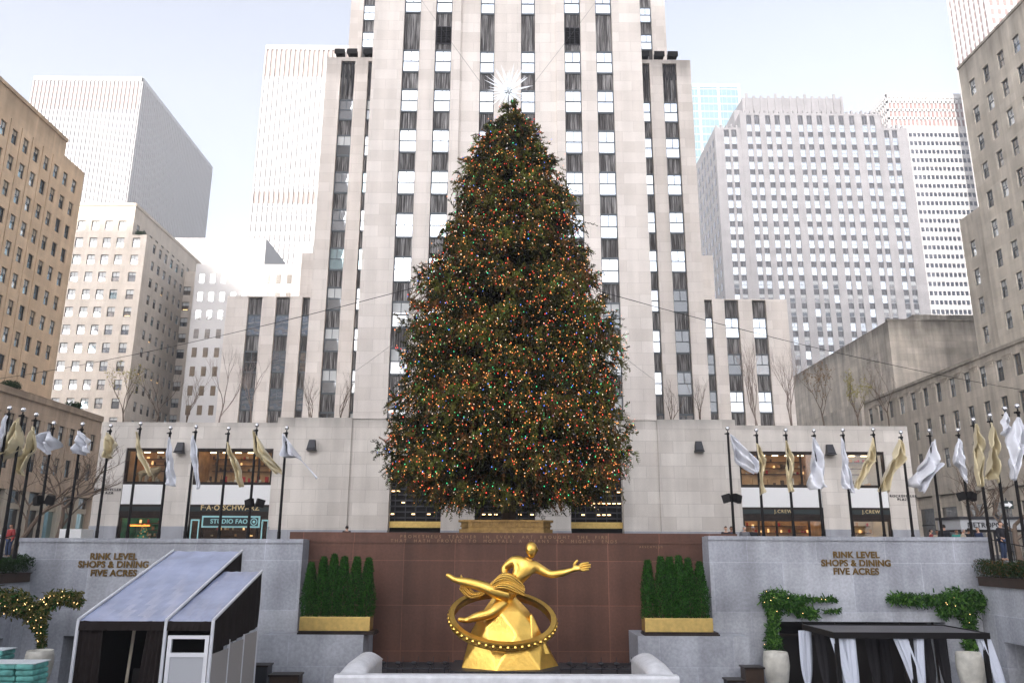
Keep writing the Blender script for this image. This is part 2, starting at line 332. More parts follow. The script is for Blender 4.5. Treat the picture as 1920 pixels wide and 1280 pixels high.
# ---- the central skyscraper
sky_b = thing('skyscraper', 'tall pale limestone tower with stepped wings rising straight behind the decorated tree', 'building', (0, 60, 0))
W = []; ops = []; C6 = [(-9.11, -7.68), (-6.36, -4.95), (-2.5, -1.26), (1.03, 2.24), (4.76, 6.17), (7.48, 8.90)]
H60 = 66
GATES = [tuple(pY(x, 985, 60)[0] for x in g_) for g_ in ((727, 826), (889, 1004), (1071, 1170))]
def strip(n, pos, c, z0, z1, depth, kk, wins, style='tri', frame='win_frame', pick=None, spm='spandrel', tall=None, top=None):
    """one vertical window strip: windows on floors kk, fluted spandrels between them"""
    b = SPAN; edges = []
    for k in kk:
        h = FL(k); lo = h-2.1; edges.append((lo, h)); var = pick(k, c); wins.append((n, pos, (c[0]+c[1])/2, lo, c[1]-c[0], 2.1, depth-.12, var, frame, style))
    edges.sort(); prev = z0
    for lo, h in edges+[(z1, z1)]:
        if lo-prev > .15:
            u, t = proj(((c[0]+c[1])/2, pos, (prev+lo)/2)); b.append((math.hypot(u-960, t-640)*.1+pos+(1e3 if behind_tree(u, t) or t < -20 else 0), ((n, pos, c[0], c[1], prev+.01, lo-.01, depth-.1), {})))
        prev = h
    return b
def pick_mid(k, c):
    if k <= 5: return ('glass_sky', 0, 0)
    if k == 6: return rnd.choice([('glass_sky', 0, 0), ('glass_dark', .4, 0), ('glass_half', 0, 0)])
    return rnd.choice([('glass_room', 0, 0), ('glass_dark', .5, 0), ('glass_room', .45, 0), ('glass_half', 0, 0)])
def pick_left(k, c): return rnd.choice([('glass_half', 0, 0), ('glass_teal', 0, 0), ('glass_half', .3, 0), ('glass_dark', .5, 0)]) if k < 5 else rnd.choice([('glass_dark', 0, 0), ('glass_room', 0, 1), ('glass_dark', .45, 0)])
def pick_right(k, c): return ('glass_sky', 0, 0) if k < 5 else rnd.choice([('glass_dark', 0, 0), ('glass_half', 0, 0)])
def pick_low(k, c): return ('glass_sky', 0, 0) if k < 6 and rnd.random() < .8 else rnd.choice([('glass_dark', 0, 0), ('glass_room', 0, 0), ('glass_half', 0, 0)])
SPAN = []
def mass(n_, x0, x1, y0, y1, z0, z1, cols, kk, pick, wallm='limestone', depth=.5, capz=.0, ztop=None):
    b = MB(); zt = ztop or z1
    facade(b, 'F', y0, x0, x1, z0, z1, [(c[0], c[1], (9.55 if z0 < 9.6 else z0), zt, depth, True) for c in cols])
    b.box(x0, x1, y0, y1, z0, z1, 0, skip='Fb'); b.build('wall', wallm, sky_b)
    for c in cols:
        strip('F', y0, c, (9.55 if z0 < 9.6 else z0), zt, depth, kk, W, pick=pick)
# centre mass: outer bays and a slightly recessed middle bay
b = MB()
facade(b, 'F', 60, -11.68, -4.17, 9.9, H60, [(c[0], c[1], 9.95, H60-2, .5, True) for c in C6[:2]])
facade(b, 'F', 60, 4.05, 11.38, 9.9, H60, [(c[0], c[1], 9.95, H60-2, .5, True) for c in C6[4:]])
facade(b, 'F', 60.22, -4.17, 4.05, 9.9, H60, [(c[0], c[1], 9.95, H60-2, .4, True) for c in C6[2:4]])
b.quad((-4.17, 60, 9.9), (-4.17, 60.22, 9.9), (-4.17, 60.22, H60), (-4.17, 60, H60)); b.quad((4.05, 60, 9.9), (4.05, 60.22, 9.9), (4.05, 60.22, H60), (4.05, 60, H60))
b.box(-11.68, 11.38, 60, 85, 9.9, H60, 0, skip='Fb'); b.build('wall', 'limestone_tower', sky_b)
KK = [-6, -5, -4, -3, -1.55]+list(range(0, 9))
for i, c in enumerate(C6):
    strip('F', 60 if i not in (2, 3) else 60.22, c, 9.95, H60-2, .5 if i not in (2, 3) else .4, KK, W, pick=pick_mid)
# louvred plant-room openings in the tall spandrel of the two inner strips
for c in (C6[1], C6[4]):
    b = MB(); x0, x1 = c
    for j in range(3):
        u0 = x0+.08+j*(x1-x0-.16)/3+.03; u1 = x0+.08+(j+1)*(x1-x0-.16)/3-.03
        for q in range(9): b.box(u0, u1, 60.15, 60.3, 42.75+q*.17, 42.84+q*.17, 0)
    b.box(x0+.03, x1-.03, 60.3, 60.34, 42.6, 44.35, 1); b.build('louvre', ['black_metal', 'dark_metal'], sky_b)
# upper wings, tower slab behind, low wings, set-back blocks
for sgn, pk in ((-1, pick_left), (1, pick_right)):
    X = lambda a, b_: (a*sgn, b_*sgn) if sgn > 0 else (-b_, -a)
    x0, x1 = X(11.3, 17.6); mass('F', x0, x1, 68, 84, 9.2, 46.4, [X(14.85, 16.2), X(12.2, 13.6)], range(0, 9), pk, ztop=46.0)
    x0, x1 = X(17.6, 28.3); mass('F', x0, x1, 77, 92, 9.2, 25.0, [X(19.35, 20.7), X(21.95, 23.35), X(24.75, 26.15)], range(5, 9), pick_low, ztop=24.9)
    x0, x1 = X(17.6, 23.0); b = MB(); b.box(x0, x1, 84, 95, 24.5, 32.3); b.build('wall', 'limestone', sky_b)
    for c, top in ((X(14.85, 16.2), 46), (X(12.2, 13.6), 46)):
        b = MB()                                # cast tracery over the top of each strip
        for j in range(3):
            xx = c[0]+(c[1]-c[0])*(j+.5)/3; b.tube([(xx, 68.2, 42.4), (xx, 68.16, 45.1), (xx, 68.0, 45.9)], .05, 6)
            b.tube([(xx-.2, 68.18, 44.3), (xx-.14, 68.15, 44.9), (xx, 68.12, 45.3), (xx+.14, 68.15, 44.9), (xx+.2, 68.18, 44.3)], .045, 6)
        b.build('tracery', 'dark_metal', sky_b)
b = MB(); cs = [(-17.74, -16.38), (15.93, 17.3)]
facade(b, 'F', 84, -19.3, 19.0, 9, 100, [(c[0], c[1], 30, 98, .5, True) for c in cs]); b.box(-19.3, 19, 84, 130, 9, 100, 0, skip='Fb'); b.build('wall', 'limestone_tower', sky_b)
for c in cs: strip('F', 84, c, 30, 98, .5, range(-14, 3), W, pick=lambda k, c: ('glass_sky', 0, 0))
spandrel_parts(sky_b, SPAN, ['spandrel', 'win_frame'])
place_windows(sky_b, W, hidden=behind_tree)
# ---- shop wings (podium)
def pxr(xa, xb, y): return tuple(pY(x_, y, 60)[0] for x_ in (xa, xb))
def zz(y): return pY(960, y, 60)[1]
SHOPS = []   # (x0, x1, z0, z1, upper?)
ux = [pxr(235, 314, 880), pxr(361, 511, 880), pxr(1387, 1542, 885), pxr(1588, 1660, 885)]; gx = [pxr(221, 300, 955), pxr(357, 503, 957), pxr(1393, 1540, 960), pxr(1598, 1671, 960)]
xs = [(min(a[0], b_[0]), max(a[1], b_[1])) for a, b_ in zip(ux, gx)]; xs = [((u[0]+v[0])/2, (u[1]+v[1])/2) for u, v in zip(ux, gx)]
zu0, zu1 = zz(911), zz(843); zf0, zf1 = zz(968), zz(948)
for sgn in (-1, 1):
    b = MB(); X0, X1 = (-30.5, -17.3) if sgn < 0 else (17.3, 30.4); my = [x for x in xs if X0 < x[0] < X1]
    o_ = []
    for x in my: o_ += [(x[0], x[1], 0, zu1, .45, False)]
    facade(b, 'F', 60, X0, X1, 0, 9.6, o_)
    X0i, X1i = (-17.3, -11.68) if sgn < 0 else (11.38, 17.3)
    gt = [g_ for g_ in GATES if (X0i < g_[0] < X1i) or (X0i < g_[1] < X1i)]
    facade(b, 'F', 59.85, X0i, X1i, 0, 10.0, [])
    b.quad((X1 if sgn < 0 else X0, 59.85, 0), (X1 if sgn < 0 else X0, 60, 0), (X1 if sgn < 0 else X0, 60, 10), (X1 if sgn < 0 else X0, 59.85, 10))
    xc_ = X1i if sgn < 0 else X0i; b.quad((xc_, 59.85, 0), (xc_, 60.3, 0), (xc_, 60.3, 10), (xc_, 59.85, 10))
    xa = X0 if sgn < 0 else X1
    b.quad((xa, 60, 0), (xa, 77, 0), (xa, 77, 9.6), (xa, 60, 9.6))
    b.quad((X0, 60, 9.6), (X1, 60, 9.6), (X1, 60.5, 9.6), (X0, 60.5, 9.6)); b.quad((X0, 60.5, 9.2), (X1, 60.5, 9.2), (X1, 77, 9.2), (X0, 77, 9.2)); b.quad((X0, 60.5, 9.2), (X1, 60.5, 9.2), (X1, 60.5, 9.6), (X0, 60.5, 9.6))
    b.quad((X0i, 59.85, 10), (X1i, 59.85, 10), (X1i, 60.4, 10), (X0i, 60.4, 10)); b.quad((X0i, 60.4, 9.2), (X1i, 60.4, 9.2), (X1i, 68, 9.2), (X0i, 68, 9.2)); b.quad((X0i, 60.4, 9.2), (X1i, 60.4, 9.2), (X1i, 60.4, 10), (X0i, 60.4, 10))
    b.build('podium_wall', 'limestone_podium', sky_b)
b = MB(); facade(b, 'F', 60, -11.68, 11.38, 0, 9.95, [(g_[0], g_[1], 0, 7.2, .9, False) for g_ in GATES]); b.build('podium_wall', 'limestone_podium', sky_b)
b = MB(); pl = [-30.5]+[v for x in xs[:2] for v in x]+[-17.3]; segs = [(pl[0], pl[1]), (pl[2], pl[3]), (pl[4], pl[5])]; pr = [17.3]+[v for x in xs[2:] for v in x]+[30.4]; segs += [(pr[0], pr[1]), (pr[2], pr[3]), (pr[4], pr[5])]
for a, c in segs: b = MB(); b.box(a, c, 59.94, 60.2, 0, 1.95, 0, skip='b'); b.build('plinth', 'plinth_granite', sky_b)
gv = [-17.3]+[v for g_ in GATES for v in g_]+[17.3]
for a, c in ((gv[0], gv[1]), (gv[2], gv[3]), (gv[4], gv[5]), (gv[6], gv[7])): b = MB(); b.box(a, c, 59.78, 60.2, 0, 1.75, 0, skip='b'); b.build('plinth', 'plinth_granite', sky_b)
# gates behind the tree: dark metal grilles with a gilt rail
for g_ in GATES:
    b = MB(); x0, x1 = g_; b.box(x0, x1, 60.92, 60.97, 0, 7.2, 0)
    for q in range(12): z = 2.2+q*.42; b.box(x0, x1, 60.74, 60.8, z, z+.1, 1)
    for q in range(5): xx = x0+(x1-x0)*(q+.5)/5; b.box(xx-.03, xx+.03, 60.7, 60.74, 2, 7.2, 1)
    b.box(x0, x1, 60.6, 60.7, 1.95, 2.4, 2); b.box(x0, x1, 60.55, 60.62, 1.5, 1.62, 1)
    for q in range(10):
        for r_ in range(3):
            if rnd.random() < .35: xx = x0+(x1-x0)*(q+.5)/10; b.box(xx-.12, xx+.12, 60.84, 60.86, 2.9+r_*.84, 2.98+r_*.84, 3)
    b.build('gate', ['black_metal', 'dark_metal', 'brass', 'lit_lamp'], sky_b)
# shop fronts
mat('warm_wall', (.55, .33, .16), .8, noise=(1.5, .3)); mat('cream_wall', (.65, .58, .46), .8); mat('green_poster', (.02, .22, .12), .6, noise=(1.2, .5)); mat('dark_wood', (.09, .05, .03), .6)
mat('shop_light', (1, .8, .55), .5, emit=(1, .72, .4), es=2.2); mat('shop_soft', (1, .8, .55), .5, emit=(1, .55, .2), es=.35, noise=None)
mat('teal_paint', (.33, .62, .62), .5); mat('sign_black', (.02, .03, .03), .4); mat('orange_glow', (.9, .15, .02), .5, emit=(1, .2, .03), es=1.2)
mat('plush_tan', (.30, .22, .12), .95); mat('red_paint', (.45, .02, .02), .5); mat('snow_white', (.8, .8, .8), .7, emit=(1, 1, 1), es=.1)
def shop(i, x0, x1, z0, z1, walls, upper, mull):
    fr = MB(); t = .14
    fr.box(x0, x1, 60.1, 60.4, z1-t*1.6, z1, 0); fr.box(x0, x0+t, 60.1, 60.4, z0, z1-t*1.6, 0); fr.box(x1-t, x1, 60.1, 60.4, z0, z1-t*1.6, 0)
    if upper: fr.box(x0+t, x1-t, 60.08, 60.4, z0, z0+t*1.5, 0)
    for m_ in mull: xx = x0+(x1-x0)*m_; fr.box(xx-.05, xx+.05, 60.12, 60.35, z0+(t*1.5 if upper else 0), z1-t*1.6, 0)
    f = fr.build('shop_window', 'bronze', sky_b)
    p = MB(); p.quad((x0+t, 60.22, z0+.1), (x1-t, 60.22, z0+.1), (x1-t, 60.22, z1-t*1.6), (x0+t, 60.22, z1-t*1.6)); p.build('pane', 'shop_glass', f)
    r = MB(); zc = z1+.02; D = 63.2
    r.quad((x0, D, z0), (x1, D, z0), (x1, D, zc), (x0, D, zc), 0); r.quad((x0, 60.45, z0), (x0, D, z0), (x0, D, zc), (x0, 60.45, zc), 0); r.quad((x1, 60.45, z0), (x1, D, z0), (x1, D, zc), (x1, 60.45, zc), 0)
    r.quad((x0, 60.45, zc), (x1, 60.45, zc), (x1, D, zc), (x0, D, zc), 1); r.quad((x0, 60.45, z0), (x1, 60.45, z0), (x1, D, z0), (x0, D, z0), 1)
    r.build('shop_room', [walls, 'dark_wood'], sky_b)
    l = MB(); q = max(2, int((x1-x0)/.9))
    for k in range(q):
        for yy in (61.2, 62.3): xx = x0+(x1-x0)*(k+.5)/q; l.box(xx-.22, xx+.22, yy, yy+.14, zc-.12, zc-.06, 0)
    l.build('ceiling_lamp', 'shop_light', sky_b)
    s_ = MB(); rr = random.Random(i)
    for k in range(int((x1-x0)/.28)):
        xx = x0+.2+k*.28; hh = rr.uniform(.2, 1.1)*(1 if not upper else .8); yy = rr.uniform(61.3, 62.9); s_.box(xx, xx+rr.uniform(.1, .26), yy, yy+.2, z0+.02, z0+hh, rr.randrange(4))
    for zl in (.45, .62, .8): s_.box(x0+.3, x1-.3, 62.9, 63.1, z0+(z1-z0)*zl, z0+(z1-z0)*zl+.05, 0)
    for k in range(int((x1-x0)/.2)):
        xx = x0+.3+k*.2; zl = rr.choice((.45, .62, .8)); s_.box(xx, xx+rr.uniform(.08, .17), 62.88, 63.05, z0+(z1-z0)*zl+.05, z0+(z1-z0)*zl+.05+rr.uniform(.1, .3), rr.randrange(5))
    s_.build('shop_display', ['dark_wood', 'cream_wall', 'warm_wall', 'red_paint', 'shop_soft'], sky_b)
for i, x in enumerate(xs):
    shop(i*2, x[0], x[1], zu0, zu1, 'warm_wall' if i != 3 else 'cream_wall', True, ([], [.28, .82], [.24, .78], [])[i])
    shop(i*2+1, x[0], x[1], 0, zf0, ('green_poster', 'dark_wood', 'warm_wall', 'cream_wall')[i], False, ([], [.16, .86], [.2, .42, .62, .82], [])[i])
    b = MB(); b.box(x[0], x[1], 60.05, 60.4, zf0, zf1, 0); b.box(x[0]+.02, x[1]-.02, 60.0, 60.05, zf0+.28, zf1-.18, 1); fa = b.build('shop_fascia', ['bronze', 'sign_black'], sky_b)
    b = MB(); b.box(x[0]+.02, x[1]-.02, 60.06, 60.3, zf1+.003, zu0-.003, 0); b.build('spandrel_slab', 'white_panel', sky_b)
    if i == 1: text('F·A·O SCHWARZ', 'lettering', 'sign_gold', fa, ((x[0]+x[1])/2+.05, 59.99, zf0+.37), .52, spacing=1.12, off=.006)
    if i >= 2: text('J.CREW', 'lettering', 'sign_gold', fa, ((x[0]+x[1])/2, 59.99, zf0+.36), .34, spacing=1.2)
    if i == 0:
        b = MB(); zt = zf0-.5
        t_ = text('ROCKEFELLER CENTER', 'poster_lettering', 'orange_glow', sky_b, ((x[0]+x[1])/2, 60.1, 1.95), .15, off=.004); t_['label'] = 'orange lettering on green shop poster'
        cx = (x[0]+x[1])/2
        b.lathe([(.62, 0), (.5, .25), (.3, .3), (.45, .35), (.15, .75), (.28, .8), (.02, 1.3)], (cx, 61.0, .7), 8, 0); b.ball((cx, 61, 2.05), .12, 8, 1)
        for k in range(26): a_ = k*2.4; zz_ = .75+k*.045; rr_ = .6*(1-k/30); b.ball((cx+rr_*math.cos(a_), 61+rr_*math.sin(a_), zz_), .07, 6, 1)
        b.build('window_tree', ['green_poster', 'brass'], sky_b)
    if i == 1:
        a0, a1 = pxr(378, 487, 978); zb, zt_ = zz(991), zz(969)
        b = MB(); b.box(a0, a1, 60.02, 60.1, zb, zt_, 0); b.box(a0+.12, a1-.12, 59.98, 60.02, zb+.12, zt_-.12, 1); sg = b.build('shop_sign', ['teal_paint', 'sign_black'], sky_b)
        text('STUDIO FAO', 'lettering', 'teal_paint', sg, ((a0+a1)/2-.12, 59.97, zb+.3), .44, off=.008, spacing=1.08)
        b = MB(); cx, cz_ = a1-.42, (zb+zt_)/2
        for r0, r1 in ((.2, .26), (0, .1)):
            for k in range(20):
                t0, t1 = 2*PI*k/20, 2*PI*(k+1)/20; b.quad(*[(cx+r_*math.cos(t), 59.965, cz_+r_*math.sin(t)) for r_, t in ((r0, t0), (r1, t0), (r1, t1), (r0, t1))])
        b.build('round_emblem', 'teal_paint', sg)
        for (p0, p1) in ((357, 373), (490, 503)):
            c0, c1 = pxr(p0, p1, 985); b = MB()
            for q in ((c0, c0+.08, 0, zf0-.3), (c1-.08, c1, 0, zf0-.3), (c0+.08, c1-.08, zf0-.4, zf0-.3)): b.box(q[0], q[1], 60.0, 60.1, q[2], q[3], 0)
            b.build('door_trim', 'teal_paint', sky_b)
# plush animals in the first upper window
def blob(name, matn, parent, verts, edges, radii, sub=1):
    me = bpy.data.meshes.new(name); off = ORG.get(parent.name, Vector()) if parent else Vector()
    me.from_pydata([tuple(Vector(v)-off) for v in verts], edges, []); me.materials.append(M[matn]); o = bpy.data.objects.new(name, me); COL.objects.link(o)
    if parent: o.parent = parent
    sk = o.modifiers.new('skin', 'SKIN'); sk.use_smooth_shade = True
    for v, r_ in zip(me.skin_vertices[0].data, radii): v.radius = (r_, r_) if not isinstance(r_, tuple) else r_
    me.skin_vertices[0].data[0].use_root = True
    s_ = o.modifiers.new('sub', 'SUBSURF'); s_.levels = s_.render_levels = sub; return o
x = xs[0]; lz = zu0+.12; ly = 60.9; q0 = x[0]+.35
V = [(q0+.6, ly, lz+.85), (q0+1.2, ly, lz+.9), (q0+1.6, ly, lz+1.0), (q0+1.85, ly, lz+1.05), (q0+2.05, ly-.05, lz+.95),
     (q0+.45, ly+.1, lz+.45), (q0+.5, ly+.1, lz+.05), (q0+.6, ly-.12, lz+.45), (q0+.55, ly-.12, lz+.05), (q0+1.45, ly+.1, lz+.4), (q0+1.45, ly+.1, lz+.05), (q0+1.55, ly-.12, lz+.4), (q0+1.6, ly-.12, lz+.05), (q0+.3, ly, lz+.8), (q0+.05, ly, lz+.4)]
lion = blob('toy_lion', 'plush_tan', None, V, [(0, 1), (1, 2), (2, 3), (3, 4), (0, 5), (5, 6), (0, 7), (7, 8), (2, 9), (9, 10), (2, 11), (11, 12), (0, 13), (13, 14)], [.24, .24, .33, .3, .13, .12, .09, .12, .09, .11, .08, .11, .08, .05, .04])
tag(lion, 'big tan plush lion standing in the upper shop window furthest left', 'toy')
V = [(q0+2.75, ly, lz+.75), (q0+2.95, ly, lz+.8), (q0+2.8, ly, lz+1.15), (q0+2.7, ly, lz+1.5), (q0+2.55, ly, lz+1.5), (q0+2.7, ly+.1, lz+.4), (q0+2.7, ly+.1, lz), (q0+2.72, ly-.1, lz), (q0+2.98, ly+.1, lz), (q0+2.98, ly-.1, lz)]
gir = blob('toy_giraffe', 'plush_tan', None, V, [(0, 1), (0, 2), (2, 3), (3, 4), (0, 5), (5, 6), (0, 7), (1, 8), (1, 9)], [.15, .14, .07, .08, .05, .06, .05, .05, .05, .05])
tag(gir, 'plush giraffe with a long neck beside the plush lion', 'toy')
text('ROCKEFELLER\nPLAZA', 'wall_lettering', 'dark_metal', sky_b, (pY(201, 923, 60)[0], 59.97, zz(923)), .25, spacing=1.35, ext=.03)
text('ROCKEFELLER\nPLAZA', 'wall_lettering', 'dark_metal', sky_b, (pY(1693, 928, 60)[0], 59.97, zz(928)), .25, spacing=1.35, ext=.03)
# street wall lamps and roof floodlights
def wall_lamp(x, y, label):
    X, Z = pY(x, y, 59.7); b = MB(); b.poly([(X-.3, 59.4, Z-.36), (X+.3, 59.4, Z-.36), (X+.3, 59.35, Z-.3), (X-.3, 59.35, Z-.3)])
    b.poly([(X-.3, 59.35, Z-.3), (X+.3, 59.35, Z-.3), (X+.22, 59.6, Z+.36), (X-.22, 59.6, Z+.36)]); b.poly([(X-.3, 59.35, Z-.3), (X-.22, 59.6, Z+.36), (X-.22, 59.86, Z+.36), (X-.3, 59.86, Z-.36), (X-.3, 59.4, Z-.36)])
    b.poly([(X+.3, 59.35, Z-.3), (X+.22, 59.6, Z+.36), (X+.22, 59.86, Z+.36), (X+.3, 59.86, Z-.36), (X+.3, 59.4, Z-.36)]); b.poly([(X-.22, 59.6, Z+.36), (X+.22, 59.6, Z+.36), (X+.22, 59.86, Z+.36), (X-.22, 59.86, Z+.36)])
    b.poly([(X-.3, 59.4, Z-.36), (X+.3, 59.4, Z-.36), (X+.3, 59.86, Z-.36), (X-.3, 59.86, Z-.36)]); b.box(X-.34, X+.34, 59.3, 59.9, Z-.44, Z-.362)
    tag(b.build('wall_lamp', 'dark_metal'), label, 'lamp', 'dark wedge lamps on the low stone wings')
wall_lamp(338, 838, 'dark wedge wall lamp between the two left shop windows'); wall_lamp(585, 833, 'dark wedge wall lamp on blank stone wall left of the tree')
wall_lamp(1310, 836, 'dark wedge wall lamp on blank stone wall right of the tree'); wall_lamp(1556, 842, 'dark wedge wall lamp between the two right shop windows')
for sgn, xs_ in ((-1, (-16.4, -15.2, -13.6)), (1, (13.1, 14.6, 15.9))):
    for j, fx in enumerate(xs_):
        b = MB(); b.box(fx-.45, fx+.45, 67.9, 68.5, 46.75, 47.2); b.box(fx-.05, fx+.05, 68.1, 68.2, 46.4, 46.75); b.box(fx-.5, fx+.5, 67.82, 67.9, 46.7, 47.25)
        tag(b.build('floodlight', 'black_metal'), '%s of three black floodlights on top of the tower\'s %s wing' % (('leftmost', 'middle', 'rightmost')[j], 'left' if sgn < 0 else 'right'), 'floodlight', 'roof floodlights')

# ---- generic side buildings
def pick_brown(t=.5):
    r_ = rnd.random()
    return ('glass_half', .35, 0) if r_ < .3 else ('glass_room', -.4, 0) if r_ < .55 else ('glass_dark', -.3, 0) if r_ < .75 else ('glass_dark', 0, 0)
def pick_beige():
    r_ = rnd.random(); return ('glass_room', .45, 0) if r_ < .35 else ('glass_half', .5, 0) if r_ < .6 else ('glass_teal', .3, 0) if r_ < .72 else ('glass_dark', .25, 0) if r_ < .9 else ('glass_room', .4, 1)
def pick_grey():
    r_ = rnd.random(); return ('glass_half', .3, 0) if r_ < .35 else ('glass_dark', .3, 0) if r_ < .6 else ('glass_room', 0, 0) if r_ < .8 else ('glass_dark', 0, 0)
def block(root, wm, x0, x1, y0, y1, z0, z1, faces, wins):
    """faces: {n: (cols, rows, w, h, depth, pick, frame, grooves)}"""
    b = MB(); skip = 'b'
    for n, (cols, rows, w, h, dep, pick, frame, groove) in faces.items():
        pos, a0, a1 = {'F': (y0, x0, x1), 'L': (x1, y0, y1), 'R': (x0, y0, y1)}[n]; skip += {'F': 'F', 'L': 'r', 'R': 'l'}[n]
        o_ = [(c-w/2, c+w/2, r_-h/2, r_+h/2, dep, True) for c in cols for r_ in rows if z0+.3 < r_-h/2 and r_+h/2 < z1-.2 and a0 < c-w/2 and c+w/2 < a1]
        gs = [(g_-.09, g_+.09, z0+.5, z1-groove, .12, True) for g_ in [(cols[i]+cols[i+1])/2 for i in range(len(cols)-1)] if a0 < g_-.1 and g_+.1 < a1] if groove else []
        facade(b, n, pos, a0, a1, z0, z1, o_+gs)
        for q in o_: wins.append((n, pos, (q[0]+q[1])/2, q[2], w, h, dep, pick(), frame, 'tri'))
    b.box(x0, x1, y0, y1, z0, z1, 0, skip=skip)
    b.build('wall', wm, root)
def coping(root, wm, n, pos, a0, a1, z, hh=.5, out=.18, name='cornice'):
    b = MB(); p = [P(n, pos, a, zz_, d) for a in (a0, a1) for zz_ in (z, z+hh) for d in (-out, .6)]; xs_ = [q[0] for q in p]; ys_ = [q[1] for q in p]
    b.box(min(xs_), max(xs_), min(ys_), max(ys_), z, z+hh); b.build(name, wm, root)
def ar(a, b_, s_): return [a+i*s_ for i in range(int((b_-a)/s_+1.001))]
# A: brown tower on the left
A = thing('office_tower', 'brown stone tower with rows of small windows at the far left edge', 'building', (-75, 90, 0)); W = []
block(A, 'tan_stone', -95, -62, 40.0, 101.8, 14, 55.2, {'L': (ar(41.4, 101.5, 2.36), ar(15.25, 51, 3.48), 1.15, 1.95, .3, pick_brown, 'win_frame_dark', 3.2)}, W)
block(A, 'tan_stone', -95, -62, 101.8, 107.2, 14, 53.2, {'L': ([102.75, 105.1], ar(15.25, 51, 3.48), 1.15, 1.95, .3, pick_brown, 'win_frame_dark', 0)}, W)
coping(A, 'tan_stone', 'L', -62, 40, 101.8, 55.2); place_windows(A, W)
A2 = thing('office_building', 'low brown stone block with a flat cornice behind the left flags', 'building', (-70, 80, 0)); W = []
block(A2, 'tan_stone_low', -92, -54, 30, 106.0, 6.4, 16.4, {'L': (ar(36.2, 105, 2.52), [9.6, 13.45], 1.15, 2.1, .3, pick_brown, 'win_frame_dark', 1.9)}, W)
coping(A2, 'tan_stone_low', 'L', -54, 30, 106, 16.4, .75)
block(A2, 'tan_stone_low', -92, -54, 106.02, 120, 0, 14.9, {}, W)
b = MB(); y = 30
mat('cream_stone', (.50, .44, .35), .8); mat('shop_dark', (.10, .08, .065), .3)
while y < 104:
    b.box(-54.6, -54.02, y, y+.9, 0, 6.38, 0); b.box(-54.6, -54.3, y+.9, y+3.6, 4.4, 5.0, 0); b.box(-54.6, -54.5, y+.9, y+3.6, 0, 1.2, 0)
    b.box(-54.6, -54.56, y+.9, y+3.6, 1.2, 4.4, 1 if rnd.random() < .5 else 2); b.box(-54.6, -54.56, y+.9, y+3.6, 5.0, 6.3, 1); y += 3.6
b.box(-92, -54.6, 30, 106, 0, 6.38, 0); b.build('shop_floor', ['cream_stone', 'glass_dark', 'glass_teal'], A2); place_windows(A2, W)
# B: beige stepped block
B = thing('office_building', 'beige stepped stone office block, front lit grey and side lit warm, left of the tower', 'building', (-85, 150, 0)); W = []
rB = ar(62.75-3.62*16, 66, 3.62)
block(B, 'beige_stone', -110, -75.4, 150, 205, 0, 67.0, {'F': ([-83.0-2.82*i for i in range(9)][::-1]+[-80.3, -77.6], rB+[66.37], 1.5, 2.0, .3, pick_beige, 'win_frame_dark', 0), 'L': (ar(152.2, 204, 2.9), rB, 1.3, 1.9, .3, pick_beige, 'win_frame_dark', 0)}, W)
block(B, 'beige_stone', -75.4, -72.4, 150.02, 170, 0, 60.8, {'F': ([-74.4], rB, 1.5, 2.0, .3, pick_beige, 'win_frame_dark', 0), 'L': (ar(153.9, 169, 2.9), rB, 1.3, 1.9, .3, pick_beige, 'win_frame_dark', 0)}, W)
block(B, 'beige_stone', -76, -70.0, 170, 186, 0, 60.0, {'F': ([-71.6], rB, 1.6, 2.0, .3, pick_beige, 'win_frame_dark', 0), 'L': (ar(171.5, 185.5, 2.9), rB, 1.3, 1.9, .3, pick_beige, 'win_frame_dark', 0)}, W)
block(B, 'beige_stone', -76, -70.3, 186, 204, 0, 59.5, {'L': (ar(187.7, 203, 2.9), rB, 1.3, 1.9, .3, pick_beige, 'win_frame_dark', 0)}, W)
coping(B, 'beige_stone', 'L', -75.4, 150, 205, 67.0, .6); coping(B, 'beige_stone', 'F', 150, -110, -75.4, 67.0, .6); place_windows(B, W)
# right: low grey block along the street, tower above, sooty block
Mb = thing('office_building', 'low grey stone block with carved cornice panels behind the right flags', 'building', (70, 80, 0)); W = []
block(Mb, 'grey_stone_low', 50, 80, 30, 110, 6.6, 20.1, {'R': ([75.73+2.95*i for i in range(-15, 12)], [10.6, 14.4, 18.2-.1], 1.15, 2.15, .3, pick_grey, 'win_frame', 0)}, W)
b = MB()
for i in range(-15, 11):
    yc = 75.73+2.95*(i+.5)-.7
    for k in range(3): b.box(49.93, 49.998, yc-.15+k*.3, yc+1.5-k*.3, 19.4-k*.22+.0, 19.5-k*.22); b.box(49.93, 49.998, yc-.15+k*.3, yc-.05+k*.3, 18.85, 19.4-k*.22)
b.build('carved_panel', 'grey_stone_low', Mb)['kind'] = 'stuff'
coping(Mb, 'grey_stone_low', 'R', 50, 30, 110, 20.1, .35, .12)
b = MB(); y = 30.
while y < 109:
    b.box(50.02, 50.6, y, y+1.1, 0, 6.58, 0); b.box(50.3, 50.6, y+1.1, y+4.9, 5.2, 6.5, 0); b.box(50.45, 50.6, y+1.1, y+4.9, .3, 5.2, 1); b.box(50.38, 50.45, y+1.1, y+4.9, 3.2, 3.35, 2); y += 4.9
b.box(50.6, 80, 30, 110, 0, 6.58, 0)
for y in (66, 70.6, 80.4, 90.2): b.box(50.4, 50.44, y+.4, y+3, 5.3, 5.4, 3); b.box(50.4, 50.44, y+.4, y+3, 5.6, 5.7, 3)
b.build('shop_floor', ['grey_stone_low', 'glass_dark', 'dark_metal', 'lit_lamp'], Mb)
place_windows(Mb, W)
Jt = thing('office_tower', 'grey weathered stone tower with paired sash windows at the far right edge', 'building', (75, 75, 0)); W = []
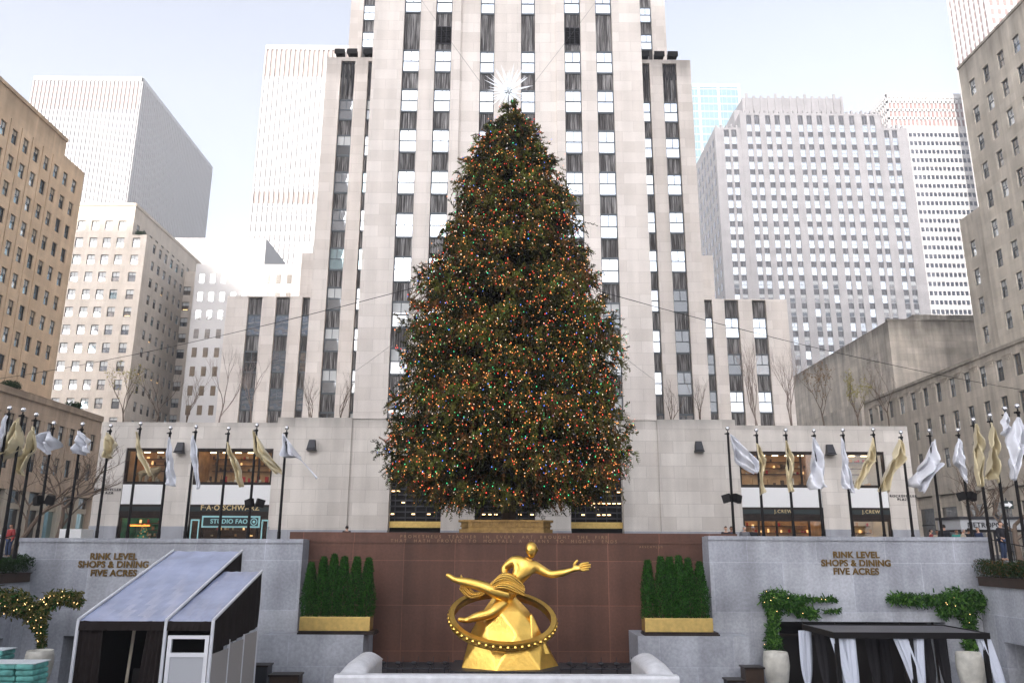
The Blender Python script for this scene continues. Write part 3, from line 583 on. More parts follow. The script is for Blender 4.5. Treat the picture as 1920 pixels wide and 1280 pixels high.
rJ = [56.45-3.78*i for i in range(10)]
block(Jt, 'grey_stone', 58, 90, 40, 90.5, 19.5, 60.4, {'R': ([79.4+2.93*i for i in range(-13, 4)], rJ, 1.2, 2.1, .3, pick_grey, 'win_frame', 0)}, W)
block(Jt, 'grey_stone', 59.2, 90, 90.5, 96.8, 19.5, 42.2, {'R': ([91.8, 94.8], rJ, 1.2, 2.1, .3, pick_grey, 'win_frame', 0)}, W)
coping(Jt, 'grey_stone', 'R', 58, 40, 90.5, 60.4, .35, .12); place_windows(Jt, W)
b = MB(); b.box(72, 95, 66, 84, 60.4, 78); b.build('penthouse', 'soot_stone', Jt)
L = thing('theatre_building', 'soot-stained blank stone block with dark flutes rising behind the bare trees on the right', 'building', (75, 137, 0))
b = MB(); grv = [(150-i*1.5-.4, 150-i*1.5+.1, 8, 24, .3, True) for i in range(0, 14, 1) if i % 5 < 3]
vent = [(120.8+i*.55+j*2.6, 121.1+i*.55+j*2.6, 26.2+k*.6, 26.6+k*.6, .35, True) for j in range(2) for i in range(3) for k in range(7)]
facade(b, 'R', 58, 116.5, 158, 0, 34.2, grv+vent); facade(b, 'F', 116.5, 58, 80, 0, 34.2, [])
b.box(58, 80, 116.5, 158, 0, 34.2, 0, skip='bFl'); b.box(54.5, 58, 121, 158, 0, 22.5, 0, skip='b'); b.build('wall', 'soot_stone', L)
b = MB(); b.box(66, 95, 124, 158, 34.2, 37.4); b.box(80, 100, 116.52, 158, 0, 35.2); b.build('upper_wall', 'soot_stone', L); coping(L, 'soot_stone', 'F', 116.5, 57.9, 80, 34.2, .25, .1)
# ---- distant towers
mat('far_white', (.46, .45, .44), .7); mat('far_panel', (.24, .19, .17), .6); mat('far_fin_teal', (.24, .31, .33), .4); mat('far_pink', (.24, .16, .15), .6)
glass('far_glass', .12, (.16, .16, .165)); glass('far_glass_teal', .3, (.10, .17, .20), (.62, .74, .80), wave=.05); glass('far_glass_blue', .25, (.03, .035, .05), (.8, .88, 1), wave=.4)
def far_tower(root, x0, x1, y0, y1, z1, faces, fin, pitch, sp, finw=.5, proud=.5, mech=(), z0=0, wallm='far_white', gm='far_glass', fm='far_white', winh=.45, bandout=0):
    b = MB(); b.box(x0, x1, y0, y1, z0, z1, 0, skip='b'); b.build('wall', wallm, root)
    for n in faces:
        pos, a0, a1 = {'F': (y0, x0, x1), 'L': (x1, y0, y1), 'R': (x0, y0, y1)}[n]; g_ = MB(); f = MB()
        def bx(mb, p0, p1, d0, d1, q0, q1, m_=0):
            c = [P(n, pos, a, 0, d) for a in (p0, p1) for d in (d0, d1)]; X = [v[0] for v in c]; Y = [v[1] for v in c]; mb.box(min(X), max(X), min(Y), max(Y), q0, q1, m_)
        z = z0+sp*.3
        while z+sp*winh < z1-1:
            me_ = any(a < z < b_ for a, b_ in mech)
            if not me_: bx(g_, a0+.2, a1-.2, -.06, .02, z, z+sp*winh, 0)
            if bandout: bx(f, a0, a1, -bandout, 0, z+sp*winh, z+sp, 0)
            z += sp
        for a, b_ in mech: bx(g_, a0+.2, a1-.2, -.05, .02, a, b_, 1)
        N = int((a1-a0)/pitch)
        for i in range(N+1):
            a = a0+(a1-a0)*i/N; bx(f, max(a0, a-finw/2), min(a1, a+finw/2), -proud, 0, z0, z1, 0)
        bx(f, a0, a1, -proud-.01, 0, z1-1.8, z1+.3, 0)
        g_.build('glazing', [gm, 'far_panel'], root); f.build('mullion', fm, root)
C = thing('office_tower', 'white slab tower with vertical fins, sunlit front and shaded side, far left', 'building', (-207, 400, 0))
far_tower(C, -234, -181, 350, 446, 223.5, 'FL', 1, 1.96, 3.9, .75, .6, [(206, 221)])
D = thing('office_tower', 'tall sunlit white finned tower directly left of the central tower', 'building', (-80, 320, 0))
far_tower(D, -104, -50, 300, 345, 207.5, 'F', 1, 2.0, 4.0, .8, .6, [(193, 206), (134, 140)], winh=.35)
E_ = thing('office_block', 'low sunlit white block with a brown side wall below the white finned tower', 'building', (-75, 200, 0))
b = MB(); b.box(-92, -64.6, 200, 219, 0, 80); b.build('wall', 'far_white', E_)
E2 = thing('office_block', 'nearest sunlit white block between the beige block and the tower wing', 'building', (-54, 165, 0))
b = MB(); b.box(-66, -42, 160, 190, 0, 58.3); b.box(-44.2, -41, 158, 175, 0, 62); b.build('wall', 'far_white', E2)
b = MB()
for i in range(9):
    for k in range(13): b.box(-65+i*2.3, -64+i*2.3, 159.94, 160.02, 6+k*4, 8+k*4)
b.build('glazing', 'glass_room', E2)['kind'] = 'stuff'
G = thing('office_tower', 'pale teal glass tower behind the right wing of the central tower', 'building', (96, 340, 0))
far_tower(G, 80, 107.8, 330, 360, 210, 'F', 2, 2.1, 3.9, .12, .15, [], wallm='far_glass_teal', gm='far_glass_teal', fm='far_fin_teal', winh=.8, bandout=.1)
b = MB()
for x_ in (88.4, 97.5, 107.2): b.box(x_-.45, x_+.45, 329.4, 329.84, 0, 210)
b.build('pier', 'far_white', G)
I_ = thing('office_tower', 'white banded tower with rows of dark square windows at the right', 'building', (180, 310, 0))
far_tower(I_, 160, 206, 300, 330, 170.6, 'F', 2, 1.75, 3.85, .3, .35, [], gm='far_glass_blue', winh=.5, bandout=.3)
b = MB()
far_tower(I_, 160, 206, 300.01, 330, 186.8, 'FR', 2, 1.75, 3.85, .55, .45, [], z0=170.9, wallm='far_white', gm='far_pink', winh=.72, bandout=.45)
K_ = thing('office_tower', 'slender pinkish white finned tower peeking over the tower at the far right', 'building', (190, 270, 0))
far_tower(K_, 181.5, 205, 260, 283, 260, 'FR', 2, 2.6, 3.9, 1.0, .6, [], gm='far_pink', winh=.7)
Hh = thing('office_tower', 'broad pale stepped tower with many window columns on the right', 'building', (80, 195, 0)); W = []
HC = [57.63, 59.62, 63.8, 65.95, 68.85, 71.36, 74.16, 77.53, 79.9, 82.6, 85.92, 88.43, 91.23, 94.6, 96.69, 100.16, 102.3]
rH = [103.6+1.0-3.64*i for i in range(-1, 27)]
def pickH(z):
    if z > 66: return ('glass_sky', 0, 0)
    return rnd.choice([('glass_sky', 0, 0), ('glass_dark', .4, 0), ('glass_room', .4, 0), ('glass_half', 0, 0)])
SPH = []
def massH(x0, x1, y0, y1, z1, cols):
    b = MB(); facade(b, 'F', y0, x0, x1, 0, z1, [(c-.68, c+.68, 8, z1-.6, .35, True) for c in cols]); b.box(x0, x1, y0, y1, 0, z1, 0, skip='Fb'); b.build('wall', 'pale_stone', Hh)
    for c in cols:
        rows = sorted(z for z in rH if z < z1-3.2); prev = 8
        for z in rows+[None]:
            lo = z-1.0 if z is not None else z1-.6
            if lo-prev > .2: SPH.append((-lo, (('F', y0, c-.68, c+.68, prev, lo, .25), dict(k=2, amp=.08))))
            if z is not None: W.append(('F', y0, c, z-1.0, 1.36, 2.05, .3, pickH(z), 'win_frame_pale', 'tri')); prev = z+1.05
massH(54.6, 61.5, 190, 214, 108.3, HC[:2]); massH(61.5, 99, 189.9, 214, 112.6, HC[2:15]); massH(99, 105.8, 190, 214, 108.5, HC[15:])
b = MB(); b.box(63.8, 91.2, 194, 212, 112.6, 119.6)
for i in range(14): xx = 64.6+i*2.0; b.box(xx, xx+.7, 193.7, 193.99, 113, 120.1+.7*(i % 4 == 0))
b.box(62.0, 63.8, 196, 212, 112.6, 117)
for x0, x1, z in ((61.7, 99, 112.6), (54.8, 61.5, 108.3), (99.1, 105.6, 108.5)):
    n_ = int((x1-x0)/1.25)
    for i in range(n_): xx = x0+(x1-x0)*i/n_; b.box(xx+.1, xx+.62, 190.15, 190.9, z, z+.75+.35*(i % 2))
b.build('parapet', 'pale_stone', Hh)['kind'] = 'stuff'
b = MB()
for i in range(7):
    for z in rH[1:]: b.box(54.5, 54.59, 191.6+i*3.2, 192.9+i*3.2, z-1, z+1)
b.build('side_glazing', 'glass_room', Hh)['kind'] = 'stuff'
place_windows(Hh, W); spandrel_parts(Hh, SPH, ['spandrel_pale', 'win_frame_pale'])
# ---- unseen blocks added behind the viewer, sized to shade the plaza and fill window reflections
def back(label, x0, x1, y0, y1, z, wm='tan_stone_low'):
    r_ = thing('office_building', label, 'building', ((x0+x1)/2, (y0+y1)/2, 0)); b = MB(); b.box(x0, x1, y0, y1, 0, z, 0, skip='b'); b.build('wall', wm, r_)  # added sun blocker, out of view; shares its object name with real offices
    g_ = MB(); k = 5.
    while k < z-3: g_.box(x0+1, x1-1, y1, y1+.03, k, k+1.8); k += 4
    g_.build('glazing', 'glass_dark', r_)
back('tall unseen block added behind the viewer to shade the plaza', -200, -104, -340, -300, 290)
back('mid height unseen block added beside the tall one to shade the plaza', -270, -200.5, -330, -300, 178)
back('unseen block added furthest from the tall one to shade the beige offices', -320, -270.5, -330, -300, 214)
back('lower unseen block added behind the viewer to darken low window reflections', -90, 90, -150, -120, 42)
# ================================================================== THE SUNKEN PLAZA
rw = thing('granite_wall', 'polished red brown granite wall with carved inscription behind the gilded statue', 'wall', (0, 38, 0))
b = MB(); b.box(-9.35, 9.3, 38, 39.2, PZ, 1.24)
b.build('wall', 'red_granite', rw)
b = MB(); b.box(-9.98, -9.35, 38.01, 39.2, .3, 1.24); b.box(9.3, 10.7, 38.01, 39.2, .3, 1.24); b.box(-10.0, 10.72, 37.96, 38.0, .78, 1.25); b.build('coping', 'red_granite', rw)
mat('faded_gilt', (.24, .15, .08), .5, .4)
def sz_at(y): return pY(960, y, 38)[1]
text('PROMETHEUS  TEACHER  IN  EVERY  ART  BROUGHT  THE  FIRE', 'inscription', 'faded_gilt', rw, (-.1, 37.955, 1.0), .2, spacing=1.72, ext=.004)
text('THAT  HATH  PROVED  TO  MORTALS  A  MEANS  TO  MIGHTY  ENDS', 'inscription', 'faded_gilt', rw, (-.1, 37.955, .81), .2, spacing=1.72, ext=.004)
text('AESCHYLUS', 'inscription', 'faded_gilt', rw, (6.7, 37.995, .6), .14, spacing=1.6, ext=.004)
mat('shop_black', (.010, .008, .007), .35, spec=.2)
# grey granite retaining walls with the dark restaurant openings
def gwall(name, label, x0, x1, ops_, zt):
    r_ = thing('retaining_wall', label, 'wall', ((x0+x1)/2, 36.8, 0)); b = MB()
    facade(b, 'F', 36.8, x0, x1, PZ, zt, [(a, c, d, e, 1.7, False) for a, c, d, e in ops_]); b.box(x0, x1, 36.8, 39.2, PZ, zt, 0, skip='Fb'); b.build('wall', 'rink_granite', r_)
    b = MB(); b.box(x0-.02, x1+.02, 36.74, 37.5, zt-.16, zt+.02); b.build('coping', 'rink_granite', r_)
    for a, c, d, e in ops_:
        b = MB(); b.box(a, c, 38.4, 38.5, d, e, 0); n_ = max(2, int((c-a)/1.4))
        for k in range(n_+1): xx = a+(c-a)*k/n_; b.box(xx-.05, xx+.05, 37.78, 37.9, d, e, 1)
        b.box(a, c, 37.76, 37.9, d+2.3, d+2.4, 1); b.build('shop_window', ['shop_black', 'bronze'], r_)
    return r_
zl = .9; zr = 1.12
la, lb = pY(118, 1200, 36.8)[0], pY(262, 1200, 36.8)[0]
gl = gwall('L', 'speckled grey granite wall with gilt letters behind the lean-to tent', -21.7, -9.08, [(la, lb, PZ, -3.2)], zl)
ra, rb = pY(1462, 1200, 36.8)[0], pY(1776, 1200, 36.8)[0]; rz = pY(1600, 1165, 36.8)[1]
gr = gwall('R', 'speckled grey granite wall with gilt letters above the dark canopy', 9.08, 21.8, [(ra, rb, PZ, rz)], zr)
for root, cx, ys in ((gl, 213, (1048, 1063, 1079)), (gr, 1605, (1045, 1060.5, 1076))):
    for s_, y in zip(('RINK LEVEL', 'SHOPS & DINING', 'FIVE ACRES'), ys):
        X, Z = pY(cx, y, 36.8); text(s_, 'sign_lettering', 'gold_letter', root, (X, 36.76, Z), .385, ext=.012, off=.012, spacing=1.06)
# planter blocks that step forward beside the red wall, with brass boxes of clipped evergreens
mat('evergreen', (.009, .036, .005), .85, spec=.1); mat('evergreen_vivid', (.026, .095, .010), .85, spec=.1)  # two leaf greens, mixed at random over each shrub
def leafcloud(name, pts_fn, n, size, mats, parent=None, seed=1, up=.3):
    """n small leaf faces at points drawn from pts_fn(rng) -> (pos, normalish)"""
    rg = np.random.default_rng(seed); pos, nr = pts_fn(rg, n); n = len(pos)
    d1 = rg.normal(size=(n, 3)); d1[:, 2] += up; d1 /= np.linalg.norm(d1, axis=1)[:, None]
    d2 = np.cross(d1, rg.normal(size=(n, 3))+nr*1.5); d2 /= (np.linalg.norm(d2, axis=1)[:, None]+1e-9)
    L = size*rg.uniform(.6, 1.3, n)[:, None]; Wd = L*.38
    v = np.stack([pos-d2*Wd*.5, pos+d2*Wd*.5, pos+d1*L+d2*Wd*.3, pos+d1*L-d2*Wd*.3], 1).reshape(-1, 3)
    off = np.array(ORG.get(parent.name, Vector())) if parent else np.zeros(3)
    return npmesh(name, v-off, n, 4, mats, rg.integers(0, len(mats), n) if len(mats) > 1 else None, parent)
def npmesh(name, v, nf, k, mats, mi=None, parent=None, smooth=False):
    me = bpy.data.meshes.new(name); me.vertices.add(len(v)); me.vertices.foreach_set('co', np.ascontiguousarray(v, dtype=np.float32).ravel())
    me.loops.add(nf*k); me.loops.foreach_set('vertex_index', np.arange(nf*k, dtype=np.int32)); me.polygons.add(nf)
    me.polygons.foreach_set('loop_start', np.arange(0, nf*k, k, dtype=np.int32)); me.polygons.foreach_set('loop_total', np.full(nf, k, dtype=np.int32))
    for a in mats: me.materials.append(M[a])
    if mi is not None: me.polygons.foreach_set('material_index', np.asarray(mi, dtype=np.int32))
    me.update(); me.validate(); o = bpy.data.objects.new(name, me); COL.objects.link(o)
    if parent: o.parent = parent
    return o
for sgn, nm in ((-1, 'left'), (1, 'right')):
    zt = pY(960, 1190, 35.6)[1]; x0, x1 = (-10.2, -5.95) if sgn < 0 else (5.55, 10.2)
    b = MB(); b.box(x0, x1, 35.4, 38.0 if False else 36.78, PZ, zt-.0); b.box(-9.06 if sgn < 0 else x0, x1 if sgn < 0 else 9.06, 36.79, 37.98, PZ, zt)
    o = b.build('planter_block', 'rink_granite'); tag(o, 'grey granite block stepping out under the %s row of clipped evergreens' % nm, 'wall', 'granite planter blocks')
    bx0, bx1 = (pY(560, 1180, 35.6)[0], pY(693, 1180, 35.6)[0]) if sgn < 0 else (pY(1210, 1180, 35.6)[0], pY(1338, 1180, 35.6)[0])
    pl_ = thing('brass_planter', 'long brass planter box on the %s granite block' % nm, 'planter', ((bx0+bx1)/2, 35.9, zt), 'brass planters')
    b = MB(); b.box(bx0, bx1, 35.62, 36.5, zt+.14, zt+.7); bevel(b.build('box', 'brass', pl_), .015)
    b = MB(); b.box(bx0-.05, bx1+.25, 35.55, 36.55, zt+.002, zt+.07); b.box(bx0-.02, bx1+.2, 35.58, 36.52, zt+.07, zt+.14); b.build('plinth', 'bronze', pl_)
    offs = [.28, .86, 1.36, 1.84, 2.42, 2.98] if sgn < 0 else [.3, .95, 1.4, 1.85, 2.3, 2.85]
    hs = [2.25, 2.5, 2.6, 2.5, 2.5, 2.45] if sgn < 0 else [2.4, 2.55, 2.55, 2.6, 2.5, 2.35]
    for k in range(6):
        cx, h, bz = bx0+offs[k]*(bx1-bx0)/3.25, hs[k], zt+.66
        def pf(rg, n, cx=cx, h=h, bz=bz, k=k):
            u = rg.uniform(0, 1, n)**.85; th = rg.uniform(0, 2*PI, n); r_ = .31*np.clip((1.06-u)**.5*1.15, .08, 1)*(.8+.35*rg.random(n))*(1+.15*np.sin(th*3+u*9+k)); r_ *= np.where(rg.random(n) < .25, rg.random(n), 1)
            p = np.stack([cx+r_*np.cos(th), 36.05+r_*np.sin(th), bz+u*h-.03], 1); return p, np.stack([np.cos(th), np.sin(th), th*0], 1)
        sh = thing('evergreen_shrub', '%s clipped evergreen in the %s brass planter, counted from the left' % (('first', 'second', 'third', 'fourth', 'fifth', 'sixth')[k], nm), 'shrub', (cx, 36.05, bz), 'clipped evergreens')
        leafcloud('foliage', pf, 5200, .075, ['evergreen', 'evergreen_vivid'], sh, seed=k+10*(sgn+2), up=1.2)
        b = MB(); b.tube([(cx, 36.05, bz-.03), (cx, 36.05, bz+h*.8)], [.04, .015], 6); b.build('trunk', 'dark_wood', sh)
# side walls of the pit, ledges with hedges
mat('hedge_green', (.022, .045, .012), .85, noise=(6, .3)); mat('hedge_rust', (.09, .05, .015), .85, noise=(6, .3)); mat('brown_metal', (.05, .032, .022), .5, .3, noise=(4, .2))
for sgn, nm in ((-1, 'left'), (1, 'right')):
    xi, xo = 20.95*sgn, 21.65*sgn; r_ = thing('retaining_wall', 'grey granite side wall of the sunken plaza at the %s edge' % nm, 'wall', (xi, 25, 0)); b = MB()
    facade(b, 'L' if sgn < 0 else 'R', xi, 4, 36.79, PZ, -.95, [(20, 35.4, PZ, -3.15, .9, False)])
    lo, hi = min(xi, xo), max(xi, xo); b.quad((lo, 4, -.95), (hi, 4, -.95), (hi, 36.79, -.95), (lo, 36.79, -.95)); b.quad((xo, 4, -.95), (xo, 36.79, -.95), (xo, 36.79, .12), (xo, 4, .12))
    lo2, hi2 = min(xo, 22.3*sgn), max(xo, 22.3*sgn); b.quad((lo2, 4, .12), (hi2, 4, .12), (hi2, 36.79, .12), (lo2, 36.79, .12)); b.build('wall', 'rink_granite', r_)
    b = MB(); xx = xi+.9*sgn; b.box(min(xx, xx+.05*sgn), max(xx, xx+.05*sgn), 20, 35.4, PZ, -3.15, 0); b.build('shop_window', 'shop_black', r_)
    t_ = thing('trough_planter', 'long brown metal trough on the %s ledge above the sunken plaza' % nm, 'planter', (xi, 25, -.95), 'brown ledge troughs')
    b = MB(); x0, x1 = sorted((xi+.0*sgn-.12*sgn, xi+.6*sgn)); b.box(x0, x1, 8, 36.5, -.94, -.6); b.box(x0-.04, x1+.04, 8, 36.55, -.6, -.55); b.build('box', 'brown_metal', t_)
    def pf(rg, n, x0=x0, x1=x1):
        y = rg.uniform(8, 36.6, n); x = rg.uniform(x0-.1, x1+.1, n); z = -.55+.62*rg.random(n)**.6*(1+.12*np.sin(y*2.3)+.1*np.sin(y*5.1+x*3)); return np.stack([x, y, z], 1), np.tile([0, 0, 1.], (n, 1))
    h_ = leafcloud('hedge', pf, 42000, .09, ['hedge_green', 'hedge_green', 'evergreen', 'hedge_rust'] if sgn > 0 else ['hedge_green', 'evergreen', 'hedge_green'], None, seed=40+sgn)
    tag(h_, 'clipped %s hedge growing in the %s ledge trough' % ('rust tinged green' if sgn > 0 else 'dark green', nm), 'hedge', 'hedges in the ledge troughs')
# ================================================================== THE DECORATED TREE
TY = 45.0; TX = pY(955, 700, TY)[0]
mat('needle_dark', (.028, .030, .008), .8, spec=.08); mat('needle_olive_glow', (.098, .088, .020), .8, spec=.08); mat('needle_brown_glow', (.135, .066, .022), .85, spec=.08); mat('needle_bright', (.105, .125, .022), .8, spec=.08)  # olive and brown warmed: bulb glow is put into the needle colour
mat('bark', (.05, .035, .025), .9, noise=(5, .3))
PZs = np.array([p[0] for p in TREE_PROF][::-1]); PRs = np.array([p[1] for p in TREE_PROF][::-1])
tree = thing('christmas_tree', 'giant spruce covered in thousands of coloured lights above the gilded statue', 'tree', (TX, TY, 1.2))
rg = np.random.default_rng(5)
def Rz(z): return np.interp(z, PZs, PRs)
NB = 820
zb = []
while len(zb) < NB:
    z = rg.uniform(3.3, 27.8)
    if rg.random() < (Rz(z)/7.3)**.8*.85+.15: zb.append(z)
zb = np.array(zb); ph = rg.uniform(0, 2*PI, NB); sc_ = rg.uniform(.80, .99, NB)
axes = []; bvv = MB(); pts_p = []; pts_d = []; outer = []; nbr = []
for i in range(NB):
    z, a = zb[i], ph[i]; L_ = Rz(z)*sc_[i]*(1+.05*math.sin(3*a+z*.7)+(.05 if (3.8 < z < 6.0 and math.cos(a) > .8) else 0)); o = np.array([math.cos(a), math.sin(a), 0]); n_ = max(5, int(L_*7.5))
    t = np.sort(rg.uniform(.18, 1.0, n_)); droop = .06*L_; zt = z-.2
    p = o[None]*(t*L_)[:, None]; p[:, 2] = zt+.32*L_*(1-t)**1.3-.35*np.sin(PI*t)*droop*3*.5+.12*L_*.3*t**4
    side = np.array([-math.sin(a), math.cos(a), 0]); p += side[None]*(rg.normal(0, .10+.05*L_, n_)*(.35+.65*t))[:, None]
    d = o[None]*rg.uniform(.1, .65, n_)[:, None]+side[None]*rg.normal(0, .45, n_)[:, None]; d[:, 2] = rg.uniform(-1.1, .1, n_); tp = t > .9; d[tp, 2] = rg.uniform(-1.0, .4, tp.sum()); d[tp, :2] *= .6
    if z > 25.5: d[:, 2] = np.abs(d[:, 2])*.6
    pts_p.append(p); pts_d.append(d); outer.append(t); nbr.append(n_)
    if i % 3 == 0: bvv.tube([(TX+v[0], TY+v[1], v[2]) for v in (o*.2+np.array([0, 0, zt+.32*L_]), o*L_*.5+np.array([0, 0, zt+.32*L_*.4-.03*L_]), o*L_*.92+np.array([0, 0, zt]))], [.05, .035, .012], 5)
pts_p = np.concatenate(pts_p); pts_d = np.concatenate(pts_d); outer = np.concatenate(outer)
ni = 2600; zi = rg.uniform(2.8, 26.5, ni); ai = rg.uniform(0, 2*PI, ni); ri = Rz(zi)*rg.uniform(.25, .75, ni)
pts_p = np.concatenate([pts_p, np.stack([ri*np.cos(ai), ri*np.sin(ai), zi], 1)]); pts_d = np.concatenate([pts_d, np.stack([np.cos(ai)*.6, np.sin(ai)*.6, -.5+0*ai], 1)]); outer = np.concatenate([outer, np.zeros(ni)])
pts_d /= np.linalg.norm(pts_d, axis=1)[:, None]; NS = len(pts_p); KB = 22
SL = rg.uniform(.45, .95, NS)*(.55+.45*np.clip(Rz(pts_p[:, 2])/4, 0, 1)); s = np.tile(np.linspace(.02, 1, KB), (NS, 1))
base = pts_p[:, None, :]+pts_d[:, None, :]*(s*SL[:, None])[..., None]; base[..., 2] -= (s**2*SL[:, None])*.28
lat = np.cross(pts_d, rg.normal(size=(NS, 3))); lat /= np.linalg.norm(lat, axis=1)[:, None]; sg = np.where(np.arange(KB) % 2 == 0, 1, -1)
bd = pts_d[:, None, :]*.75+lat[:, None, :]*sg[None, :, None]*.8+rg.normal(0, .3, (NS, KB, 3)); bd /= np.linalg.norm(bd, axis=2)[..., None]
bl = rg.uniform(.12, .26, (NS, KB))*(1.15-.6*s); wv = np.cross(bd, rg.normal(size=(NS, KB, 3))); wv /= np.linalg.norm(wv, axis=2)[..., None]; wv *= .027
B0 = base.reshape(-1, 3); E0 = (base+bd*bl[..., None]).reshape(-1, 3); wv = wv.reshape(-1, 3)
v = np.stack([B0-wv, B0+wv, E0+wv*.6, E0-wv*.6], 1).reshape(-1, 3); v[:, 2] -= 1.2
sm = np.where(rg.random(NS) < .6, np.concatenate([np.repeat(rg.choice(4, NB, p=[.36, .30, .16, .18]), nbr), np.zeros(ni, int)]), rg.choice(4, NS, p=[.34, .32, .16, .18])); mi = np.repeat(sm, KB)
npmesh('crown', v, NS*KB, 4, ['needle_dark', 'needle_olive_glow', 'needle_brown_glow', 'needle_bright'], mi, tree)
b = MB(); b.tube([(TX, TY, .6), (TX, TY, 3), (TX+.05, TY, 12), (TX, TY, 27.6)], [.42, .38, .25, .03], 12); b.build('trunk', 'bark', tree, smooth=True)
bvv.build('branches', 'bark', tree)
# bulbs on the outer sprays
BC = [('bulb_orange', (1, .34, .09)), ('bulb_red', (1, .06, .04)), ('bulb_green', (.06, .8, .30)), ('bulb_blue', (.10, .25, 1)), ('bulb_white', (1, .78, .55))]
for nm_, c in BC: M_ = mat(nm_, c, .3, emit=c, es=.62 if nm_ != 'bulb_white' else .42); M_.cycles.emission_sampling = 'NONE'
lights = thing('string_lights', 'thousands of small coloured bulbs strung all over the giant spruce', 'lights', (TX, TY, 1.2))
idx = np.flatnonzero(outer > .45); idx = idx[np.argsort(rg.random(len(idx)))]; NBU = 19000
ii = rg.choice(idx, NBU); pos = pts_p[ii]+pts_d[ii]*(SL[ii]*rg.uniform(.2, 1.05, NBU))[:, None]; pos += rg.normal(0, .06, (NBU, 3)); pos[:, 2] += .02-1.2
octv = np.array([(1, 0, 0), (-1, 0, 0), (0, 1, 0), (0, -1, 0), (0, 0, 1.25), (0, 0, -1.25)]); octf = np.array([(0, 2, 4), (2, 1, 4), (1, 3, 4), (3, 0, 4), (2, 0, 5), (1, 2, 5), (3, 1, 5), (0, 3, 5)])
front = pos[:, 1] < -1; fi = np.flatnonzero(front)[:99]; rest = np.setdiff1d(np.arange(NBU), fi); cm = rg.choice(5, NBU, p=[.50, .18, .10, .06, .16])
r_ = rg.uniform(.018, .032, len(rest)); tri = octv[octf].reshape(-1, 3); vv = (pos[rest][:, None, :]+tri[None]*r_[:, None, None]).reshape(-1, 3)
o = npmesh('bulb', vv, len(rest)*8, 3, [c[0] for c in BC], np.repeat(cm[rest], 8), lights); o['kind'] = 'stuff'
prot = []
for k in range(5):
    me = bpy.data.meshes.new('bulb'); me.from_pydata([tuple(q*.038) for q in octv], [], [tuple(map(int, q)) for q in octf]); me.materials.append(M[BC[k][0]]); prot.append(me)
for j in fi:
    o = bpy.data.objects.new('bulb', prot[cm[j]]); COL.objects.link(o); o.parent = lights; o.location = tuple(pos[j])
# star of glass spikes on top
mat('crystal', (.85, .87, .9), .12, spec=.8, emit=(.9, .95, 1), es=.10); mat('crystal_core', (.35, .38, .38), .2, .6)
sx, sz = pY(953, 172, TY); star = thing('star_topper', 'white spiky crystal star on the tip of the giant spruce', 'ornament', (sx, TY, sz))
sp_ = MB(); rs = np.random.default_rng(3)
for k in range(84):
    y = 1-2*(k+.5)/84; a = k*2.39996; d = Vector((math.cos(a)*math.sqrt(1-y*y), y, math.sin(a)*math.sqrt(1-y*y))); L_ = rs.uniform(1.05, 1.65)*(1.12 if d.z > 0 else .85)
    c = Vector((sx, TY, sz)); sp_.tube([c+d*.15, c+d*L_*.55, c+d*L_], [.022, .044, .005], 5, 0)
sp_.build('spike', 'crystal', star)
b = MB(); b.ball((sx, TY, sz), .22, 8)
for k in range(14): a = k*2.4; b.ball((sx+.2*math.cos(a), TY-.12, sz+.2*math.sin(a)), .07, 6)
b.build('core', 'crystal_core', star); b = MB(); b.tube([(sx, TY, sz-.1), (sx+.02, TY, 27)], .03, 6); b.build('rod', 'dark_metal', star)
# gilt base of the tree
sx0, sx1 = pY(860, 985, 42.5)[0], pY(1037, 985, 42.5)[0]; z0 = pY(950, 996, 42.5)[1]; z1 = pY(950, 974, 42.5)[1]; st = thing('tree_stand', 'dark gilded stepped planter round the foot of the giant spruce', 'planter', ((sx0+sx1)/2, 43.5, 0))
mat('dark_gilt', (.30, .19, .07), .4, .7, noise=(4, .3), bump=.3)
b = MB(); w_ = sx1-sx0; xa, xb = sx0+.85, sx1-.85
def octo(b, g_, za, zb_, m=0):
    p = [(sx0-g_, 44.5), (sx0-g_, 42.9-g_), (xa-.35, 42.5-g_), (xb+.35, 42.5-g_), (sx1+g_, 42.9-g_), (sx1+g_, 44.5)]
    for (x_, y_), (x2, y2) in zip(p, p[1:]): b.quad((x_, y_, za), (x2, y2, za), (x2, y2, zb_), (x_, y_, zb_), m)
    b.poly([(x_, y_, zb_) for x_, y_ in p], m); b.poly([(x_, y_, za) for x_, y_ in p], m)
H_ = z1-z0; octo(b, .0, 0.0, z0+H_*.2); octo(b, -.12, z0+H_*.2, z0+H_*.42); octo(b, -.05, z0+H_*.42, z0+H_*.52); octo(b, -.1, z0+H_*.52, z0+H_*.82); octo(b, .04, z0+H_*.82, z1)
for k in range(22): xx = xa-.2+(xb-xa+.4)*k/21; b.box(xx-.025, xx+.025, 42.5, 42.62, z0+H_*.52, z0+H_*.82)
for k in range(10): xx = xa-.1+(xb-xa+.2)*k/9; b.box(xx-.07, xx+.07, 42.44, 42.5, z0+H_*.84, z0+H_*.95)
b.build('box', 'dark_gilt', st)
b = MB(); b.poly([(sx0, 44.5, z1-.1), (sx0, 43, z1-.1), (sx1, 43, z1-.1), (sx1, 44.5, z1-.1)]); b.build('soil', 'bark', st)
